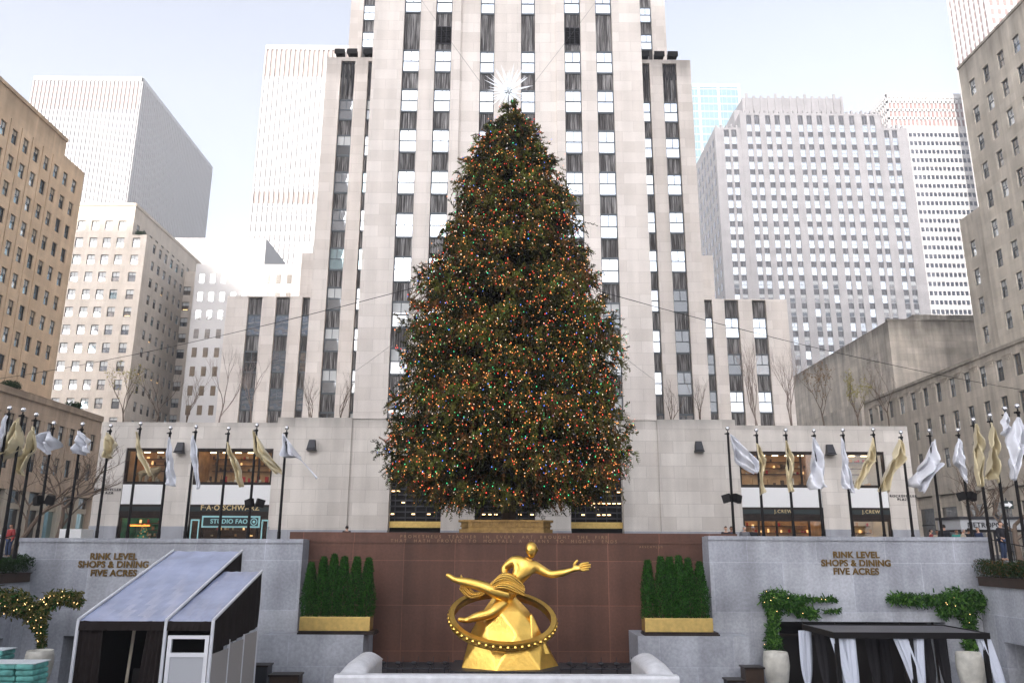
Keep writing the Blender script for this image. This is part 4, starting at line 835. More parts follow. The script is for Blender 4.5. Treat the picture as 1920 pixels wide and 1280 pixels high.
# guy wires
def wire(p0, p1, lab, sag=.3, r=.014, grp='guy wires of the spruce'):
    p0, p1 = Vector(p0), Vector(p1); b = MB(); b.tube([p0.lerp(p1, t/10)-Vector((0, 0, sag*4*(t/10)*(1-t/10))) for t in range(11)], r, 4); tag(b.build('guy_wire', 'black_metal'), lab, 'wire', grp)
X, Z = pY(790, 536, TY); Y2, Z2 = pX(-60, 718, -53.9); wire((X, TY, Z), (-53.9, Y2, Z2), 'dark wire running down from the spruce to the low brown block at the left', .6, .022)
X, Z = pY(1120, 545, TY); Y2, Z2 = pX(1990, 742, 49.8); wire((X, TY, Z), (49.8, Y2, Z2), 'dark wire running down from the spruce to the low grey block at the right', .6, .022)
for (a, c, lab) in (((790, 0), (905, 165), 'thin wire from the tower to the star, upper left'), ((1120, 0), (990, 175), 'thin wire from the tower to the star, upper right')):
    X, Z = pY(a[0], a[1], 59.9); X2, Z2 = pY(c[0], c[1], TY+.3); wire((X, 59.9, Z), (X2, TY, Z2), lab, .05, .012)
X, Z = pY(740, 640, 59.9); wire((TX-5, TY, pY(800, 600, TY)[1]), (*[pY(660, 700, 59.8)[0]], 59.8, pY(660, 700, 59.8)[1]), 'thin wire from the left side of the spruce to the tower wall', .05, .012)
wire((TX+5.5, TY, pY(1160, 640, TY)[1]), (pY(1265, 740, 67.8)[0], 67.8, pY(1265, 740, 67.8)[1]), 'thin wire from the right side of the spruce to the tower wing', .05, .012)
# ================================================================== FLAGS
mat('flag_white', (.72, .73, .77), .36, .1, spec=.6, sheen=.2); mat('flag_gold', (.62, .53, .33), .34, .35, spec=.6, sheen=.2)
for k in ('flag_white', 'flag_gold'): pass
def flagpole(x, y, Yp, label, grp, zbase=0):
    X, Z = pY(x, y, Yp) if Yp else (None, None)
    r_ = thing('flagpole', label, 'flagpole', (X, Yp, zbase), grp)
    b = MB(); b.tube([(X, Yp, zbase), (X, Yp, zbase+1.3)], .085, 10); b.tube([(X, Yp, zbase+1.3), (X, Yp, Z-.28)], [.07, .055], 10); b.build('pole', 'black_metal', r_, smooth=False)
    b = MB(); b.lathe([(.07, 0), (.085, .03), (.085, .1), (.03, .12), (.03, .2)], (X, Yp, Z-.32), 10); b.box(X-.16, X+.02, Yp-.03, Yp+.03, Z-.3, Z-.24); b.build('truck', 'black_metal', r_)
    b = MB(); b.ball((X, Yp, Z), .105, 14); b.build('finial', 'chrome', r_, smooth=True)
    return X
def flag(Yp, rows, colr, label, grp, seed):
    """rows from the hoist tip down: (xl, yl, xr, yr) as seen; the cloth hangs just off the pole in folds"""
    rr = random.Random(seed); n = len(rows); NU, NV = 22, 34; vs = []; fs = []
    def cat(k, t):
        p = [rows[max(k-1, 0)], rows[k], rows[min(k+1, n-1)], rows[min(k+2, n-1)]]
        return [.5*(2*b_+(c-a)*t+(2*a-5*b_+4*c-d)*t*t+(3*b_-a-3*c+d)*t**3) for a, b_, c, d in zip(*p)]
    p1, p2, p3 = rr.uniform(0, 6), rr.uniform(0, 6), rr.uniform(2.0, 3.2)
    for j in range(NV+1):
        t = j/NV*(n-1); k = min(int(t), n-2); xl, yl, xr, yr = cat(k, t-k)
        for i in range(NU+1):
            u = i/NU; px, py = xl+(xr-xl)*u, yl+(yr-yl)*u; wd = abs(xr-xl)*.027
            dy = (.5*wd*math.sin(u*2*PI*p3*.5+p1+j*.12)+.22*wd*math.sin(u*2*PI*p3*1.3+p2-j*.2)+.05*math.sin(j*.6+p1)+.018*math.sin(u*19+j*.9+p2)+.022*math.sin(u*8-j*1.5+p1)*math.sin(j*.5)+.10*wd*math.sin(u*2*PI*2.7+p2*2+.25*j))-.12
            X, Z = pY(px, py, Yp); vs.append((X, Yp+dy, Z+.03*math.sin(u*9+p2)*(j/NV)))
    for j in range(NV):
        for i in range(NU): a = j*(NU+1)+i; fs.append((a, a+1, a+NU+2, a+NU+1))
    b = MB(); b.v = vs; b.f = fs; b.m = [0]*len(fs); o = b.build('flag', 'flag_'+colr, None, smooth=True)
    sol = o.modifiers.new('solid', 'SOLIDIFY'); sol.thickness = .006
    tag(o, label, 'flag', grp)
ORD = ['first', 'second', 'third', 'fourth', 'fifth', 'sixth', 'seventh', 'eighth', 'ninth', 'tenth', 'eleventh', 'twelfth', 'thirteenth']
LP = [(18, 765, 34.0), (44, 768, 34.5), (68, 777, 35.8), (101, 793, 38.4), (155, 795, 38.7), (208, 798, 40.5), (264, 794, 40.5), (320, 802, 40.5), (368, 800, 40.5), (429, 803, 40.5), (482, 797, 40.5), (538, 802, 40.5)]
RP = [(1364, 803, 40.5), (1418, 806, 40.5), (1473, 806, 40.5), (1526, 807, 40.5), (1580, 806, 40.5), (1637, 805, 40.5), (1689, 810, 40.5), (1742, 807, 40.5), (1796, 806, 40.5), (1825, 787, 35.8), (1856, 779, 34.6), (1884, 766, 32.9), (1907, 761, 32.1)]
LF = [('white', [(13, 777, 16, 780), (3, 805, 12, 815), (-6, 838, 9, 838), (-8, 850, 0, 846)]), ('gold', [(37, 783, 40, 786), (24, 812, 39, 810), (12, 845, 38, 835), (-4, 862, 28, 850), (-6, 868, 6, 858)]),
 ('gold', [(62, 798, 65, 800), (52, 830, 69, 838), (40, 862, 60, 856), (35, 877, 50, 882), (40, 888, 50, 892)]), ('white', [(94, 808, 97, 810), (70, 824, 110, 824), (72, 835, 106, 834), (88, 848, 97, 846), (89, 852, 96, 852)]),
 ('white', [(146, 808, 150, 808), (145, 822, 166, 822), (144, 838, 170, 832), (143, 852, 172, 849)]), ('gold', [(199, 810, 204, 812), (198, 830, 217, 826), (198, 848, 219, 838), (198, 859, 212, 852), (206, 858, 216, 857)]),
 ('gold', [(257, 809, 260, 810), (256, 835, 264, 833), (257, 851, 269, 850), (270, 874, 281, 870), (282, 893, 289, 889)]), ('white', [(319, 820, 321, 820), (315, 850, 325, 850), (312, 885, 325, 880), (311, 909, 331, 911)]),
 ('white', [(361, 816, 364, 816), (360, 840, 370, 835), (361, 857, 375, 860), (368, 885, 376, 885), (370, 916, 376, 915)]), ('gold', [(426, 828, 430, 830), (427, 852, 440, 850), (435, 865, 449, 868), (443, 890, 453, 888), (451, 913, 458, 912)]),
 ('gold', [(476, 806, 484, 818), (476, 850, 498, 842), (486, 858, 512, 862), (503, 876, 526, 878), (518, 888, 530, 888)]), ('white', [(531, 813, 534, 814), (531, 835, 546, 830), (531, 857, 559, 852), (558, 858, 568, 864), (594, 898, 599, 896)])]
RF = [('white', [(1366, 814, 1369, 815), (1370, 838, 1392, 832), (1377, 862, 1412, 852), (1395, 877, 1420, 872), (1412, 888, 1420, 886)]), ('gold', [(1416, 831, 1419, 832), (1418, 850, 1430, 853), (1420, 872, 1436, 867), (1423, 900, 1430, 895), (1424, 928, 1437, 921)]),
 ('gold', [(1470, 826, 1472, 826), (1471, 848, 1484, 850), (1473, 875, 1490, 869), (1475, 900, 1485, 898), (1477, 923, 1487, 922)]), ('white', [(1521, 820, 1524, 820), (1520, 850, 1538, 846), (1520, 880, 1546, 866), (1519, 904, 1549, 895), (1521, 919, 1552, 912)]),
 ('white', [(1574, 821, 1577, 822), (1575, 850, 1585, 848), (1577, 876, 1590, 869), (1577, 900, 1594, 898), (1580, 914, 1600, 925)]), ('gold', [(1633, 820, 1637, 822), (1625, 845, 1640, 862), (1617, 866, 1632, 870), (1608, 890, 1620, 895), (1600, 914, 1608, 918)]),
 ('gold', [(1684, 824, 1688, 825), (1675, 845, 1692, 850), (1663, 866, 1690, 866), (1652, 895, 1672, 890), (1645, 921, 1668, 922)]), ('white', [(1744, 832, 1751, 822), (1735, 860, 1763, 862), (1722, 885, 1765, 868), (1708, 908, 1740, 890), (1718, 916, 1729, 925)]),
 ('white', [(1794, 822, 1797, 823), (1787, 845, 1802, 845), (1785, 866, 1806, 866), (1797, 875, 1811, 890), (1806, 900, 1812, 906)]), ('gold', [(1824, 795, 1828, 796), (1825, 825, 1840, 822), (1826, 850, 1845, 848), (1828, 880, 1838, 880), (1830, 912, 1838, 914)]),
 ('gold', [(1855, 792, 1858, 794), (1851, 825, 1866, 828), (1850, 850, 1866, 850), (1848, 880, 1868, 876), (1848, 896, 1868, 905)]), ('white', [(1883, 772, 1885, 773), (1878, 790, 1888, 795), (1874, 812, 1890, 812), (1884, 820, 1890, 822)]),
 ('white', [(1905, 782, 1908, 783), (1896, 810, 1914, 812), (1890, 840, 1918, 838), (1890, 870, 1908, 865), (1893, 898, 1902, 900)])]
for side, PP, FF in (('left', LP, LF), ('right', RP, RF)):
    for i, ((x, y, Yp), (c, rows)) in enumerate(zip(PP, FF)):
        flagpole(x, y, Yp, 'black flagpole with silver ball, %s from the left in the %s row' % (ORD[i], side), 'flagpoles round the plaza', 0)
        flag(Yp-.05, rows, c, '%s satin flag hanging on the %s pole from the left in the %s row' % ('silver white' if c == 'white' else 'pale gold', ORD[i], side), 'satin flags on the plaza poles', i*7+len(side))
def speaker_pair(x, y, Yp, lab):  # a pair of speakers, giving no light; object name shared with the floodlights
    X, Z = pY(x, y, Yp-.1); r_ = thing('floodlight', lab, 'floodlight', (X, Yp, Z), 'black speaker pairs clamped on the flagpoles')
    for s_ in (-1, 1):
        T = Matrix.Translation((X+s_*.26, Yp-.12, Z)) @ Matrix.Rotation(s_*.5, 4, 'Z') @ Matrix.Rotation(.25*s_, 4, 'Y'); b = MB(); b.box(-.2, .2, -.12, .12, -.2, .2); b.box(-.17, .17, -.16, -.12, -.17, .17); b.v = [tuple(T @ Vector(v)) for v in b.v]; b.build('speaker_box', 'black_metal', r_)
    b = MB(); b.tube([(X-.3, Yp, Z-.02), (X+.3, Yp, Z-.02)], .03, 6); b.build('bracket', 'black_metal', r_)
speaker_pair(478, 943, 40.5, 'two black speakers clamped on the flagpole before the toy shop'); speaker_pair(1372, 934, 40.5, 'two black speakers clamped on the first pole right of the tree')
speaker_pair(83, 938, 38.2, 'two black speakers clamped on a flagpole at the far left'); speaker_pair(1812, 930, 40.5, 'two black speakers clamped on a flagpole near the far right')
# ================================================================== GILDED STATUE (a plain reclining figure on a faceted rock inside a hoop)
SY = 33.0; SZ = -3.79
statue = thing('statue', 'gilded figure reclining on a golden faceted rock within a plain hoop', 'statue', (0, SY, SZ))
rr = random.Random(11); b = MB(); rings = [(1.95, 1.35, 0, .1), (1.42, .95, 1.15, .1), (.95, .68, 2.0, 0), (.15, .15, 2.85, -.1)]; n_ = 7; rv = []
for q, (a, c, z, ox) in enumerate(rings):
    row = []
    for k in range(n_):
        t = 2*PI*(k+.5*(q % 2))/n_; j = 1+rr.uniform(-.04, .04)*(0 if q == 0 else 1); row.append((ox+a*j*math.cos(t), SY+c*j*math.sin(t), SZ+z+(rr.uniform(-.2, .2) if 0 < q < 3 else 0)))
    rv.append(row)
for q in range(len(rings)-1):
    for k in range(n_):
        k2 = (k+1) % n_; A_, B_, C_, D_ = rv[q][k], rv[q][k2], rv[q+1][k2], rv[q+1][k]
        if q % 2 == 0: b.poly([A_, B_, D_]); b.poly([B_, C_, D_])
        else: b.poly([A_, B_, C_]); b.poly([A_, C_, D_])
b.poly(rv[-1])
px_ = [(1.0, SY-.9, SZ+.5), (1.75, SY-.35, SZ+.45), (1.5, SY+.3, SZ+.5), (.55, SY-.2, SZ+.8)]; tp = (.98, SY-.3, SZ+2.05)
for k in range(4): b.poly([px_[k], px_[(k+1) % 4], tp])
rk = b.build('rock', 'gold', statue); wd_ = rk.modifiers.new('weld', 'WELD'); wd_.merge_threshold = .01; bevel(rk, .16, 4); rk.modifiers['bevel'].angle_limit = math.radians(6)
b = MB(); b.box(-2.05, 2.05, SY-1.5, SY+1.5, SZ-.42, SZ-.03)
for k in range(16): b.tube([(-1.9+k*.253, SY-1.52, SZ-.4), (-1.9+k*.253, SY-1.52, SZ-.05)], .03, 5)
b.build('base', 'dark_metal', statue)
b = MB(); N_ = 72; hc = Vector((-.12, SY-.1, SZ+1.68)); pr = [(-.1, -.16), (.1, -.16), (.13, -.1), (.08, 0), (.13, .1), (.1, .16), (-.1, .16), (-.07, 0)]; hv = []
for k in range(N_):
    t = 2*PI*k/N_; cr, sr = math.cos(t), math.sin(t); row = []
    for a, z in pr: p = Vector(((2.0+a)*cr, (2.0+a)*sr*.82, z)); p = Matrix.Rotation(math.radians(31), 3, 'X') @ p; p = Matrix.Rotation(math.radians(4), 3, 'Y') @ p; row.append(tuple(hc+p))
    hv.append(row)
for k in range(N_):
    for i in range(len(pr)): b.quad(hv[k][i], hv[(k+1) % N_][i], hv[(k+1) % N_][(i+1) % len(pr)], hv[k][(i+1) % len(pr)])
for k in range(48):
    t = 2*PI*k/48; p = Matrix.Rotation(math.radians(4), 3, 'Y') @ (Matrix.Rotation(math.radians(31), 3, 'X') @ Vector((2.1*math.cos(t), 2.1*math.sin(t)*.82, 0))); b.ball(tuple(hc+p), .085, 6)
b.build('hoop', 'gold', statue)
def hand(V, E, Rr, iw, dirv, upv, sc=1.0, curl=.3):
    """palm and five bent fingers that continue from wrist vertex iw"""
    d = Vector(dirv).normalized(); u = Vector(upv).normalized(); sd_ = d.cross(u).normalized(); w_ = Vector(V[iw])
    V.append(tuple(w_+d*.14*sc)); E.append((iw, len(V)-1)); Rr.append((.085*sc, .05*sc)); ip = len(V)-1
    for k, (o_, ln) in enumerate(((-.075, .20), (-.025, .235), (.025, .22), (.07, .17))):
        a = w_+d*.25*sc+sd_*o_*sc; q = a+d*ln*.5*sc-u*curl*.05*sc; e = q+d*ln*.45*sc-u*curl*.16*sc
        for p, r_ in ((a, .032), (q, .027), (e, .02)): V.append(tuple(p)); Rr.append(r_*sc); E.append((ip if p is a else len(V)-2, len(V)-1))
    a = w_+d*.1*sc-sd_*.11*sc; e = a+d*.11*sc-sd_*.07*sc
    for p, r_ in ((a, .036), (e, .026)): V.append(tuple(p)); Rr.append(r_*sc); E.append((ip if p is a else len(V)-2, len(V)-1))
def S3(x, dy, z): return (x, SY+dy, z)
V = [S3(.12, -.45, -1.18), S3(.32, -.5, -.86), S3(.52, -.55, -.5), S3(.70, -.58, -.18), S3(.86, -.6, .08), S3(.95, -.64, .24),
     S3(1.08, -.58, -.12), S3(1.22, -.56, -.16), S3(1.72, -.66, -.42), S3(2.25, -.8, -.34), S3(2.52, -.84, -.24),
     S3(.42, -.58, .08), S3(.28, -.56, .1), S3(-.08, -.42, -.22), S3(.02, -.7, -.6), S3(.1, -.78, -.74),
     S3(.02, -.62, -1.22), S3(-.55, -.82, -1.0), S3(-.85, -.82, -.86), S3(-1.5, -.66, -.72), S3(-2.02, -.55, -.62), S3(-2.2, -.53, -.5), S3(-2.36, -.55, -.42),
     S3(.0, -.4, -1.34), S3(-.42, -.78, -1.72), S3(-.55, -.85, -1.85), S3(-1.1, -.75, -1.98), S3(-1.5, -.62, -2.12), S3(-1.68, -.66, -2.1), S3(-1.85, -.72, -2.06)]
E_e = [(0, 1), (1, 2), (2, 3), (3, 4), (4, 5), (3, 6), (6, 7), (7, 8), (8, 9), (9, 10), (3, 11), (11, 12), (12, 13), (13, 14), (14, 15), (0, 16), (16, 17), (17, 18), (18, 19), (19, 20), (20, 21), (21, 22), (0, 23), (23, 24), (24, 25), (25, 26), (26, 27), (27, 28), (28, 29)]
Rr = [(.33, .25), (.29, .21), (.33, .24), (.36, .25), .15, .13, .22, .17, .125, .11, .075, .22, .17, .13, .11, .075, .23, .2, .16, .155, .085, .09, .06, .23, .19, .16, .15, .085, .09, .06]
hand(V, E_e, Rr, 10, (1, -.1, .25), (0, -1, .3), 1.75, .25); hand(V, E_e, Rr, 15, (.3, -.2, -.6), (0, -1, .2), 1.2, .9)
Rr = [tuple(1.32*q for q in (r_ if isinstance(r_, tuple) else (r_, r_))) if i < 30 else r_ for i, r_ in enumerate(Rr)]
blob('figure', 'gold', statue, V, E_e, Rr, 2)
def headmesh(name, matn, parent, c, r, yaw=0, pitch=0, hair=None, hairname='hair'):
    """a head with brow, eye hollows, nose, lips, chin and ears; r = half the head height"""
    NU, NV = 36, 26; T = Matrix.Translation(c) @ Matrix.Rotation(yaw, 4, 'Z') @ Matrix.Rotation(pitch, 4, 'X')
    def surf(scale, hairflag=False):
        b = MB()
        for j in range(NV+1):
            th = PI*j/NV
            for i in range(NU):
                a = 2*PI*i/NU; x, y, z = math.sin(th)*math.sin(a), -math.sin(th)*math.cos(a), math.cos(th); f_ = max(0, -y)
                X, Y_, Z_ = x*.72, y*.84, z
                if z < 0: X *= 1+.30*z; Y_ *= 1+.12*z
                g_ = lambda u0, v0, s1, s2: math.exp(-((x-u0)/s1)**2-((z-v0)/s2)**2)*f_
                Y_ -= .20*g_(0, -.12, .10, .2)+.06*g_(0, .2, .5, .09)+.10*g_(0, -.72, .22, .12)+.06*g_(0, -.45, .2, .06)
                Y_ += .11*(g_(.3, .06, .15, .1)+g_(-.3, .06, .15, .1)); X += .09*math.copysign(1, x)*math.exp(-((y-.12)/.12)**2-((z+.02)/.18)**2)*(abs(x) > .5)
                if hairflag:
                    k_ = 1.07+.03*math.sin(a*9+j)*math.sin(j*1.3); X *= k_; Y_ *= k_; Z_ *= 1.06
                b.v.append(tuple(T @ Vector((X*r, Y_*r, Z_*r))))
        for j in range(NV):
            for i in range(NU):
                if hairflag:
                    zc = math.cos(PI*(j+.5)/NV); yc = -math.cos(2*PI*(i+.5)/NU)*math.sin(PI*(j+.5)/NV)
                    if not (zc > .45 or (yc > -.05 and zc > -.35)): continue
                b.f.append((j*NU+i, j*NU+(i+1) % NU, (j+1)*NU+(i+1) % NU, (j+1)*NU+i)); b.m.append(0)
        return b
    surf(1).build(name, matn, parent, smooth=True)
    if hair: surf(1, True).build(hairname, hair, parent, smooth=True)
headmesh('head', 'gold', statue, (1.0, SY-.72, .50), .31, yaw=-.35, pitch=.35, hair='gold')
b = MB(); NN = 44; prev = None            # loose sash: wide ribbon over the hips, trailing off to the left
for k in range(NN):
    t = k/(NN-1); c = Vector((.72-2.5*t, SY-.72-.25*math.sin(t*5), -1.02+.5*math.sin(t*6.2)*(.35+t*.7)+.35*t)); w_ = .2+.1*math.sin(t*7); row = [(c.x, c.y-.04+.05*math.sin(q*1.6+t*9), c.z-w_+2*w_*q/7) for q in range(8)]
    if prev:
        for q in range(7): b.quad(prev[q], row[q], row[q+1], prev[q+1])
    prev = row
o = b.build('drapery', 'gold', statue, smooth=True); so_ = o.modifiers.new('solid', 'SOLIDIFY'); so_.thickness = .05
# ---- fountain basin in front of and around the statue
bn = thing('fountain_basin', 'white marble fountain kerb with rounded ends below the gilded statue', 'fountain', (0, 29, PZ))
X0, X1 = pY(630, 1270, 28.4)[0], pY(1270, 1270, 28.4)[0]; zc = pY(950, 1266, 28.4)[1]
b = MB(); pf = [(-.32, -.2), (-.34, -.08), (-.26, .0), (-.1, .05), (.3, .05), (.36, -.03), (.36, -.2)]
def sweep(b, pts, prof, ups=(0, 0, 1)):
    rows = []
    for i, p in enumerate(pts):
        d = (Vector(pts[min(i+1, len(pts)-1)])-Vector(pts[max(i-1, 0)])).normalized(); s_ = Vector((d.y, -d.x, 0)).normalized(); rows.append([tuple(Vector(p)+s_*a*-1+Vector((0, 0, z))) for a, z in prof])
    for r0, r1 in zip(rows, rows[1:]):
        for q in range(len(prof)-1): b.quad(r0[q], r1[q], r1[q+1], r0[q+1])
    b.poly(rows[0]); b.poly(rows[-1])
sweep(b, [(X0, 28.4, zc), (X1, 28.4, zc)], [(-a, z) for a, z in pf]); b.box(X0+.05, X1-.05, 28.2, 28.7, PZ, zc-.2)
for s_, xe in ((-1, X0), (1, X1)):
    b.box(min(xe, xe-s_*.9), max(xe, xe-s_*.9), 28.72, 32.6, PZ, zc-.02)
    NQ = 14
    for i in range(12):
        for k in range(NQ):
            def pt(i, k): y = 28.3+(32.6-28.3)*i/12; a = PI*k/NQ; hh = .34*math.sin(min(1, (i+.0)/5)*PI/2)*(1 if i < 10 else (12-i)/2+.001)**.5; return (xe-s_*.48-.46*math.cos(a)*(1 if i else .98), y, zc-.03+hh*math.sin(a))
            b.quad(pt(i, k), pt(i+1, k), pt(i+1, k+1), pt(i, k+1))
b.build('kerb', 'white_marble', bn, smooth=False)
b = MB(); b.box(X0, X1, 28.15, 28.19, PZ, zc-.45); b.build('skirt', 'bronze', bn)
b = MB(); b.box(-6.2, 6.2, 28.75, 37.9, PZ, -4.35); b.build('bed', 'dark_metal', bn)
b = MB(); jets = [k*.62-5.5 for k in range(19)]
for xx in jets:
    if abs(xx) < 2.1: continue
    b.tube([(xx, 33.6, -4.34), (xx, 33.6, -3.98)], .02, 5); b.tube([(xx, 33.6, -4.0), (xx+.22, 33.3, -3.86)], .02, 5); b.ball((xx, 33.9, -3.86), .14, 8, sz=.5)
    b.tube([(xx+.1, 34.6, -4.3), (xx+.1, 34.6, -3.7)], .012, 4)
b.tube([(-5.9, 33.6, -4.02), (-2.1, 33.6, -4.02)], .025, 5); b.tube([(2.1, 33.6, -4.02), (5.9, 33.6, -4.02)], .025, 5)
b.build('water_pipe', 'dark_metal', bn)
# ================================================================== LEAN-TO TENT, left
mat('canvas', (.22, .25, .37), .22, spec=.7, noise=(.9, .2), bump=.25, bscale=1.2); mat('canvas_dark', (.016, .012, .011), .85, spec=.1); mat('alu', (.62, .63, .66), .4, .3); mat('frost', (.36, .37, .39), .45); mat('panel_grey', (.30, .28, .265), .6)
tent = thing('tent', 'lean-to tent with two grey sloping canvas roofs on white poles', 'tent', (-12, 29, PZ))
ze = pY(220, 1163, 26)[1]; xa, xb, xc = pY(147, 1163, 26)[0], pY(312, 1165, 26)[0], pY(400, 1164, 26)[0]; yb1, yb2 = 32.7, 30.7
z1_ = pY(375, 1033, yb1)[1]; z2_ = ze+(z1_-ze)*(yb2-26)/(yb1-26)*.93
def roof(x0, x1, zb_, yb, nm):
    NX, NY = 12, 14; b = MB(); g_ = lambda i, j: (x0+(x1-x0)*i/NX, 26+(yb-26)*j/NY, ze+(zb_-ze)*j/NY-.07*math.sin(PI*i/NX)*math.sin(PI*min(1, j/NY+.1))+.012*math.sin(i*2.1+j*1.3))
    for i in range(NX):
        for j in range(NY): b.quad(g_(i, j), g_(i+1, j), g_(i+1, j+1), g_(i, j+1))
    b.build('roof', 'canvas', tent, smooth=True)
    b = MB()
    for k in range(12): xx = x0+(x1-x0)*k/12; x2 = x0+(x1-x0)*(k+1)/12; d = .02*math.sin(k*2.2); b.quad((xx, 25.97+d, ze-.28), (x2, 25.97-d, ze-.28), (x2, 25.99, ze-.01), (xx, 25.99, ze-.01))
    b.build('valance', 'canvas_dark', tent)
roof(xa, xb, z1_, yb1, 1); roof(xb+.03, xc, z2_, yb2, 2)
def pole(a, c, r_=.045, m_='alu', nm='pole'): b = MB(); b.tube([a, c], r_, 8); b.build(nm, m_, tent)
for x_, zb_, yb in ((xa, z1_, yb1), (xb, z1_, yb1), (xc, z2_, yb2)): pole((x_, 26, ze+.03), (x_, yb, zb_+.03), .05, nm='rafter'); pole((x_, 26, PZ), (x_, 26, ze), .055)
pole((xc, yb2, PZ), (xc, yb2, z2_)); pole((xb, yb1, PZ), (xb, yb1, z1_)); pole((xa, yb1, PZ), (xa, yb1, z1_))
def cloth(p00, p10, p11, p01, m_, nm, nf=9, amp=.05, par=None, nu=40, nv=10):
    b = MB(); nrm = (Vector(p10)-Vector(p00)).cross(Vector(p01)-Vector(p00)).normalized(); 
    def g_(u, v): return tuple((Vector(p00)*(1-u)+Vector(p10)*u)*(1-v)+(Vector(p01)*(1-u)+Vector(p11)*u)*v+nrm*(amp*math.sin(u*nf*2*PI+math.sin(v*3)*1.2)*(.4+.6*(1-v))))
    for i in range(nu):
        for j in range(nv): b.quad(g_(i/nu, j/nv), g_((i+1)/nu, j/nv), g_((i+1)/nu, (j+1)/nv), g_(i/nu, (j+1)/nv))
    return b.build(nm, m_, par or tent, smooth=True)
cloth((xc+.01, 26.05, ze-1.1 if False else ze-.95), (xc+.01, yb2, ze-.95+.35), (xc+.01, yb2, z2_), (xc+.01, 26.05, ze), 'canvas_dark', 'side_curtain', 7, .03)
cloth((xb+.02, yb2-.4, z2_-.4), (xb+.02, yb1, z2_-.4), (xb+.02, yb1, z1_), (xb+.02, yb2-.4, z2_+.05), 'canvas_dark', 'side_curtain', 3, .02)
cloth((xa+.02, 26.06, PZ), (xa+.85, 26.1, PZ), (xa+.75, 26.1, ze-.25), (xa+.02, 26.06, ze-.25), 'canvas_dark', 'front_curtain', 4, .05)
cloth((xb-.85, 26.1, PZ), (xb-.05, 26.06, PZ), (xb-.05, 26.06, ze-.25), (xb-.6, 26.1, ze-.25), 'canvas_dark', 'front_curtain', 4, .05)
b = MB(); zt_ = ze-.42
for p in ((xb+.1, xb+.22, PZ, zt_), (xc-.2, xc-.08, PZ, zt_), (xb+.22, xc-.2, zt_-.1, zt_), (xb+.22, xc-.2, zt_-.62, zt_-.5)): b.box(p[0], p[1], 26.0, 26.1, p[2], p[3])
b.build('door_frame', 'alu', tent); b = MB(); b.box(xb+.22, xc-.2, 26.03, 26.07, PZ, zt_-.62); b.build('door_panel', 'frost', tent)
for k in range(3):
    y0, y1 = 26.15+k*1.5, 26.15+(k+1)*1.5-.05; b = MB(); b.box(xc-.02, xc+.02, y0, y1, PZ, ze-.95+.35*k/3-.02); b.build('side_panel', 'panel_grey', tent)
    b = MB(); b.box(xc-.03, xc+.045, y1, y1+.05, PZ, ze-.7); b.build('mullion', 'alu', tent)
b = MB(); b.quad((xa+.1, 31.5, PZ), (xb-.05, 31.5, PZ), (xb-.05, 31.5, z1_-.4), (xa+.1, 31.5, z1_-.4)); b.quad((xb, 26.2, PZ), (xb, 31.5, PZ), (xb, 31.5, ze+1), (xb, 26.2, ze)); b.quad((xa+.06, 26.2, PZ), (xa+.06, 31.5, PZ), (xa+.06, 31.5, ze+1), (xa+.06, 26.2, ze)); b.build('lining', 'canvas_dark', tent)
b = MB()
for xx in (xa+.95, xa+1.55, xa+2.0): b.tube([(xx, 27.5, PZ), (xx+.12, 27.6, ze+.1)], .05, 6)
b.build('inner_post', 'cream_wall', tent)
# small ride-on machine parked inside the tent
mc = thing('ride_on_machine', 'small grey ride-on machine with black seat and steering wheel inside the tent', 'machine', (xa+1.7, 27, PZ)); mx = xa+1.75
b = MB(); b.box(mx-.35, mx+.75, 26.7, 27.9, PZ+.35, PZ+1.45); b.box(mx+.35, mx+.7, 26.75, 27.0, PZ+1.45, PZ+2.7); bevel(b.build('body', 'panel_grey', mc), .06, 3)
b = MB(); b.box(mx-.42, mx+.1, 26.75, 27.1, PZ+1.5, PZ+1.68); b.box(mx-.4, mx+.08, 27.1, 27.22, PZ+1.6, PZ+2.35); bevel(b.build('seat', 'black_metal', mc), .07, 3)
b = MB(); pts = [(mx+.3+.24*math.cos(t*PI/9), 26.62, PZ+2.3+.24*math.sin(t*PI/9)) for t in range(19)]; b.tube(pts, .028, 6, cap=False); b.tube([(mx+.3-.2, 26.62, PZ+2.3), (mx+.3+.2, 26.62, PZ+2.3)], .02, 5); b.tube([(mx+.3, 26.62, PZ+2.3), (mx+.45, 26.9, PZ+1.9)], .025, 5); b.build('steering_wheel', 'black_metal', mc)
for dx in (-.2, .55): b = MB(); b.tube([(mx+dx-.07, 26.75, PZ+.3), (mx+dx+.07, 26.75, PZ+.3)], .3, 16); b.build('wheel', 'black_metal', mc)
b = MB(); b.box(mx+.1, mx+.24, 26.5, 26.62, PZ+.3, PZ+1.75); b.build('lever', 'white_panel', mc)
